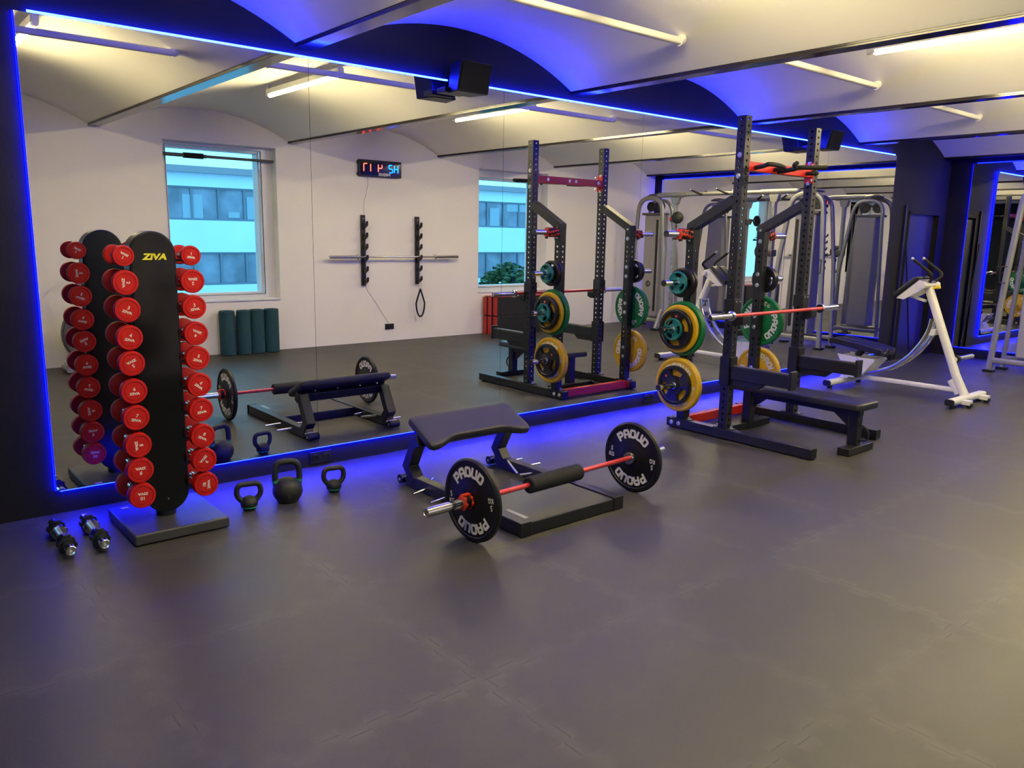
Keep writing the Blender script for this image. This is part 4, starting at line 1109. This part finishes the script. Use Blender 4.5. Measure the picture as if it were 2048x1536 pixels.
for y0 in (-3.55, -3.05):
    for pts in ([(11.10,y0+.08,2.315),(10.96,y0+.17,2.30),(10.90,y0+.02,2.37)], [(11.10,y0-.08,2.315),(11.26,y0-.16,2.31),(11.34,y0,2.37)]):
        q = MB(); q.tube(fillet(pts, .04), .015, 12); g_ = q.build('overhead_grip', 'foam', ob)
        q = MB(); d = (V(pts[-1])-V(pts[-2])).normalized(); q.cyl(V(pts[-1]), V(pts[-1])+d*.018, .0158, n=14); q.build('grip_end', 'chrome', g_)

# ------------------------------------------------------------------ on and along the white wall
# interval timer
tx, tz = 6.12, 2.49
t = thing('gym_timer', 'black wall timer with red and blue glowing digits on the white wall', 'timer', (tx, YB, tz))
q = MB(); q.box(tx-.35, tx+.35, YB+.012, YB+.062, tz-.115, tz+.115); q.build('case', 'blk', t, bev=.01, seg=2)
q = MB(); q.box(tx-.33, tx+.33, YB+.062, YB+.064, tz-.098, tz+.098); q.build('screen', 'screen', t)
q = MB(); q.box(tx-.352, tx-.32, YB, YB+.04, tz-.10, tz-.06); q.box(tx-.352, tx-.32, YB, YB+.04, tz+.06, tz+.10); q.box(tx+.32, tx+.352, YB, YB+.04, tz-.10, tz-.06); q.box(tx+.32, tx+.352, YB, YB+.04, tz+.06, tz+.10); q.build('mount_tab', 'blk', t, split=1)
SEG = {'H':'bcefg','2':'abdeg','4':'bcfg','1':'bc','7':'abc'}
def digit(q, ch, u0, w, h, v0):
    th = .011; g = .002
    R_ = {'a':(u0, u0+w, v0+h-th/2, v0+h+th/2),'g':(u0, u0+w, v0+h/2-th/2, v0+h/2+th/2),'d':(u0, u0+w, v0-th/2, v0+th/2),
          'f':(u0-th/2, u0+th/2, v0+h/2, v0+h),'b':(u0+w-th/2, u0+w+th/2, v0+h/2, v0+h),'e':(u0-th/2, u0+th/2, v0, v0+h/2),'c':(u0+w-th/2, u0+w+th/2, v0, v0+h/2)}
    for sgm in SEG[ch]:
        a, b_, c, d = R_[sgm]
        if sgm in 'agd': a += g+th/2; b_ -= g+th/2
        else: c += g; d -= g
        # viewer faces -y: right-hand is -x
        q.box(tx-b_, tx-a, YB+.064, YB+.0655, tz+c, tz+d)
for ch, u0, nm_ in (('H', -.285, 'blue'), ('2', -.195, 'blue'), ('4', -.02, 'red'), ('1', .105, 'red'), ('7', .215, 'red')):
    q = MB(); digit(q, ch, u0, .060, .105, -.045); q.build(nm_+'_digit', 'seg_'+nm_, t)
q = MB(); block_word(q, 'PROUD', .040, .034, .006, lambda u, v: V((tx+.06-u, YB+.0646, tz-.078+v))); q.build('lettering', 'silver', t)
q = MB(); q.tube(spline([(5.93, YB+.01, 2.38), (5.94, YB+.0035, 2.27), (5.90, YB+.0035, 2.10), (5.87, YB+.0035, 1.95), (5.862, YB+.0035, 1.2), (5.875, YB+.0035, .84), (6.0, YB+.0035, .64), (6.27, YB+.014, .245)], 8), .0028, 6)
q.build('power_cord', 'cable', t)
# barbell hooks
for x, lab in ((5.835, 'black six hook barbell upright below the timer on the white wall'), (6.755, 'black six hook barbell upright with a strap hung on its lowest hook')):
    t = thing('barbell_hook_rail', lab, 'barbell rack', (x, YB, .84), 'barbell hook uprights on the white wall')
    q = MB(); q.box(x-.032, x+.032, YB+.0075, YB+.045, .838, 1.838); q.build('rail', 'blk', t, bev=.003)
    for k in range(6):
        z0 = .885+k*.158
        q = MB(); pr = [(YB+.045, z0+.055), (YB+.045, z0-.035), (YB+.085, z0-.02), (YB+.125, z0), (YB+.152, z0+.02), (YB+.155, z0+.068), (YB+.148, z0+.078), (YB+.138, z0+.074), (YB+.128, z0+.045), (YB+.105, z0+.03), (YB+.08, z0+.028), (YB+.062, z0+.045)]
        q.prism(pr, (x-.016,0,0), (0,1,0), (0,0,1), (.032,0,0)); q.build('hook', 'blk', t, bev=.002)
    q = MB()
    for zz in (.88, 1.34, 1.79): q.cyl((x, YB+.045, zz), (x, YB+.049, zz), .008, n=12)
    q.build('screw', 'zinc', t, split=1)
b = barbell('barbell', 2.20, 1.31, .0248, 'chrome', 'chrome barbell lying on the wall hooks of the white wall', sleeve_m='chrome', bands=False)
b.location = (6.36, YB+.100, 1.2425+.1525+.0-.0) ; b.location.z = .885+2*.158+.0255+.0215
# strap
q = MB(); sx = 6.755
for d in (-.03, .03): q.tube([(sx+d*.3, YB+.10, .925), (sx+d*.8, YB+.105, .80), (sx+d*1.2, YB+.11, .74)], .003, 6)
lp = [(sx+.075*math.sin(a)*(1.0 if math.cos(a) < 0 else (1-.75*math.cos(a))), YB+.11, .555-.205*(-math.cos(a))) for a in [2*PI*k/28 for k in range(28)]]
q2 = MB(); q2.sweep(lp, [(-.012,-.004),(.012,-.004),(.012,.004),(-.012,.004)], closed=True, up=(0,1,0))
st = thing('hanging_strap', 'black loop strap hanging from the lowest wall hook by thin cords', 'strap', (sx, YB+.1, .93))
q.build('cord', 'cable', st); q2.build('loop', 'rubber', st)
# foam rollers
for k, x in enumerate((3.785, 3.995, 4.180, 4.380)):
    lab = ('teal foam roller standing at the wall, end one next to the dumbbell tower side', 'second teal foam roller in the standing row of four', 'third teal foam roller in the standing row of four', 'teal foam roller standing at the wall, end one next to the barbell hooks')[k]
    r_ = .097 if k != 1 else .088
    q = MB(); H_ = .575
    q.lathe([(r_*.62, .004), (r_-.01, 0), (r_, .01), (r_, H_-.01), (r_-.01, H_), (r_*.68, H_), (r_*.62, H_-.006)], (x, YB+.115+(.02 if k == 1 else 0), 0), (0,0,1), 40)
    tag(q.build('foam_roller', 'roller'), lab, 'foam roller', 'teal foam rollers along the white wall')
# soft plyo boxes
for k, (x0, x1, y0, y1, zt) in enumerate(((8.02, 9.36, YB+.03, YB+.125, .60), (8.04, 9.37, YB+.132, YB+.225, .605), (8.07, 9.37, YB+.232, YB+.335, .60))):
    lab = ('red and black folded foam box standing flat, the one touching the white wall', 'red and black folded foam box standing flat, the middle of three', 'red and black folded foam box standing flat, the one facing the room')[k]
    t = thing('foam_box', lab, 'foam box', ((x0+x1)/2, (y0+y1)/2, 0), 'folded foam boxes under the window')
    q = MB(); q.box(x0+.012, x1, y0, y1, .0, .292); q.box(x0+.012, x1, y0, y1, .308, zt); q.box(x0+.03, x1-.01, y0+.004, y1-.004, .28, .32); q.build('body', 'plyo', t, bev=.008)
    q = MB(); q.box(x0, x0+.013, y0+.002, y1-.002, .003, .290); q.box(x0, x0+.013, y0+.002, y1-.002, .310, zt-.003); q.build('end_panel', 'red_vinyl', t, bev=.003)
q = MB(); q.box(8.05, 9.37, YB+.03, YB+.335, .606, .618)
tag(q.build('exercise_mat', 'red_vinyl', bev=.004), 'thin red mat lying across the folded foam boxes', 'mat')
# exercise bike seen between the dumbbells in the mirror
t = thing('exercise_bike', 'grey exercise bike by the white wall, half hidden behind the dumbbells in the mirror', 'exercise machine', (2.25, -4.95, 0))
pr = [(2.02+.19*math.cos(a), .42+.27*math.sin(a)) for a in [PI*.5+PI*k/14 for k in range(15)]]+[(2.25,.17),(2.52,.22),(2.60,.40),(2.50,.62),(2.2,.72)]
q = MB(); q.prism(pr, (0,-5.04,0), (1,0,0), (0,0,1), (0,.12,0)); q.build('fairing', 'silver_dk', t, bev=.02, seg=3)
q = MB(); q.oval([(1.86,-5.10,.05),(1.86,-4.82,.05)], .07, .06, (0,0,1)); q.oval([(2.62,-5.14,.05),(2.62,-4.80,.05)], .07, .06, (0,0,1)); q.oval([(1.86,-4.98,.06),(2.62,-4.98,.06)], .06, .06, (0,0,1)); q.build('base_frame', 'silver', t)
q = MB(); q.box(1.82,2.0,-4.90,-4.80,.10,.15); q.build('pedal', 'white_coat', t, bev=.01); 
q = MB(); q.cyl((1.91,-4.90,.13),(2.08,-4.91,.30),.012,n=12); q.build('crank', 'silver', t)
q = MB(); q.oval([(2.50,-4.98,.5),(2.62,-4.98,.98)], .05, .05, (0,1,0)); q.build('seat_post', 'silver', t)
q = MB(); q.prism([(-.13,-.05),(-.02,-.09),(.13,-.03),(.13,.03),(-.02,.09),(-.13,.05)], (2.62,-4.98,.98), (1,0,0), (0,1,0), (0,0,.06)); q.build('saddle', 'vinyl_blk', t, bev=.015, seg=3)
q = MB(); q.oval([(2.1,-4.98,.62),(2.02,-4.98,1.05)], .05, .05, (0,1,0)); q.build('handlebar_post', 'silver', t)
q = MB(); q.tube(fillet([(2.18,-5.16,1.12),(1.98,-5.16,1.08),(1.98,-4.80,1.08),(2.18,-4.80,1.12)], .05), .014, 10); q.build('handlebar', 'foam', t)
# telescopic bar across the window
q = MB(); zb = 2.492
q.cyl((3.15, YB-.09, zb), (4.575, YB-.09, zb), .018, n=16); q.cyl((3.15, YB-.09, zb), (3.7, YB-.09, zb), .023, n=16)
bar = thing('doorway_bar', 'thin dark telescopic bar fixed across the top of the window opening', 'pull up bar', (3.86, YB-.09, zb))
q.build('rod', 'silver_dk', bar)
q = MB(); q.cyl((3.42, YB-.09, zb), (3.66, YB-.09, zb), .034, n=18); q.build('grip', 'foam', bar)

# ------------------------------------------------------------------ outside the windows
YF = -36.9
def zf(z): return 1.6+2*(z-1.6)
t = thing('office_building', 'pale office building with long window bands seen through the windows', 'building', (20, YF, -9))
q = MB(); q.box(-14, 60, YF-12, YF, -9, zf(.18)); q.box(-14, 60, YF-12, YF, zf(1.02), zf(1.82)); q.box(-14, 60, YF-12, YF, zf(2.65), zf(2.98))
q.box(-14, 60, YF-12, YF-.35, zf(.18), zf(2.65)); q.build('facade', 'facade', t)
q = MB(); q.box(-14, 60, YF-12.2, YF+.35, zf(2.98), zf(3.14)); q.build('roof_edge', 'facade_dk', t)
q = MB()
for z0, z1 in ((.18, 1.02), (1.82, 2.65)): q.box(-14, 60, YF-.16, YF-.15, zf(z0), zf(z1))
q.build('window_band', 'bglass', t)
q = MB()
for z0, z1 in ((.18, 1.02), (1.82, 2.65)):
    x = -13
    while x < 59: q.box(x, x+.11, YF-.15, YF-.06, zf(z0), zf(z1)); x += 1.35
    q.box(-14, 60, YF-.15, YF-.02, zf(z0), zf(z0)+.10); q.box(-14, 60, YF-.15, YF-.05, zf(z1)-.08, zf(z1))
q.build('window_mullion', 'bframe', t)
q = MB()
for x0, x1 in ((13.6, 14.6), (16.9, 17.7), (30.1, 31.9), (33.2, 34.0)): q.box(x0, x1, YF-.145, YF-.12, zf(1.86), zf(2.45))
q.box(34.6, 36.4, YF-.145, YF-.12, zf(2.35), zf(2.6)); q.box(15.9, 16.5, YF-.145, YF-.12, zf(1.9), zf(2.05))
q.build('curtain', 'curtain', t)
q = MB(); q.add([(-60,-90,-9),(90,-90,-9),(90,YB-.42,-9),(-60,YB-.42,-9)], [(0,1,2,3)]); struct(q.build('ground', 'asphalt'))
rnd = random.Random(3)
def tree(x, y, lab):
    t = thing('tree', lab, 'tree', (x, y, -9), 'stand-ins for reflected greenery outside')
    q = MB(); q.cyl((x,y,-9),(x,y,-2.5),.16,.10,n=12); q.build('trunk', 'brown', t)
    q = MB()
    for k in range(2600):
        a = rnd.uniform(0, 2*PI); u = rnd.uniform(-1, 1); rr = 1.9*rnd.uniform(.45, 1)**.5
        p = V((x+rr*math.cos(a)*math.sqrt(1-u*u), y+rr*math.sin(a)*math.sqrt(1-u*u), -2.5+rr*u*1.35))
        n = V((rnd.gauss(0,1), rnd.gauss(0,1), rnd.gauss(0,1))).normalized(); s, tt, _ = basis(n); L_ = .19
        q.add([p-s*L_, p-tt*L_*.6, p+s*L_, p+tt*L_*.6], [(0,1,2,3)])
    q.build('crown', 'foliage', t)
tree(29.0, -30, 'green tree standing in for greenery reflected in the window glass above the foam boxes')  # added outside in place of greenery reflected in the glass

# ------------------------------------------------------------------ light and camera
w = bpy.data.worlds.new('sky'); bpy.context.scene.world = w; w.use_nodes = True
bg = w.node_tree.nodes['Background']; bg.inputs['Color'].default_value = (.19, .62, 1.0, 1); bg.inputs['Strength'].default_value = .78

cam = bpy.data.cameras.new('camera'); co = bpy.data.objects.new('camera', cam); C.objects.link(co)
cam.sensor_fit = 'HORIZONTAL'; cam.sensor_width = 36; cam.lens = 1598./2048*36; cam.clip_start = .05; cam.clip_end = 300
Rw = ((0.76664783, -0.10480956, 0.63345565), (-0.64183031, -0.15193272, 0.75164506), (0.01746305, -0.98281809, -0.18374884))
mt = Matrix(((Rw[0][0], -Rw[0][1], -Rw[0][2], 0), (Rw[1][0], -Rw[1][1], -Rw[1][2], -4.92), (Rw[2][0], -Rw[2][1], -Rw[2][2], 1.6), (0, 0, 0, 1)))
co.matrix_world = mt
bpy.context.scene.camera = co
sc = bpy.context.scene
sc.view_settings.view_transform = 'Standard'; sc.view_settings.look = 'None'
sc.view_settings.exposure = 2.15; sc.view_settings.gamma = 1; sc.view_settings.use_curve_mapping = False
sc.cycles.use_denoising = True
sc.cycles.max_bounces = 12; sc.cycles.diffuse_bounces = 5; sc.cycles.glossy_bounces = 6; sc.cycles.transparent_max_bounces = 12
sc.cycles.sample_clamp_indirect = 6
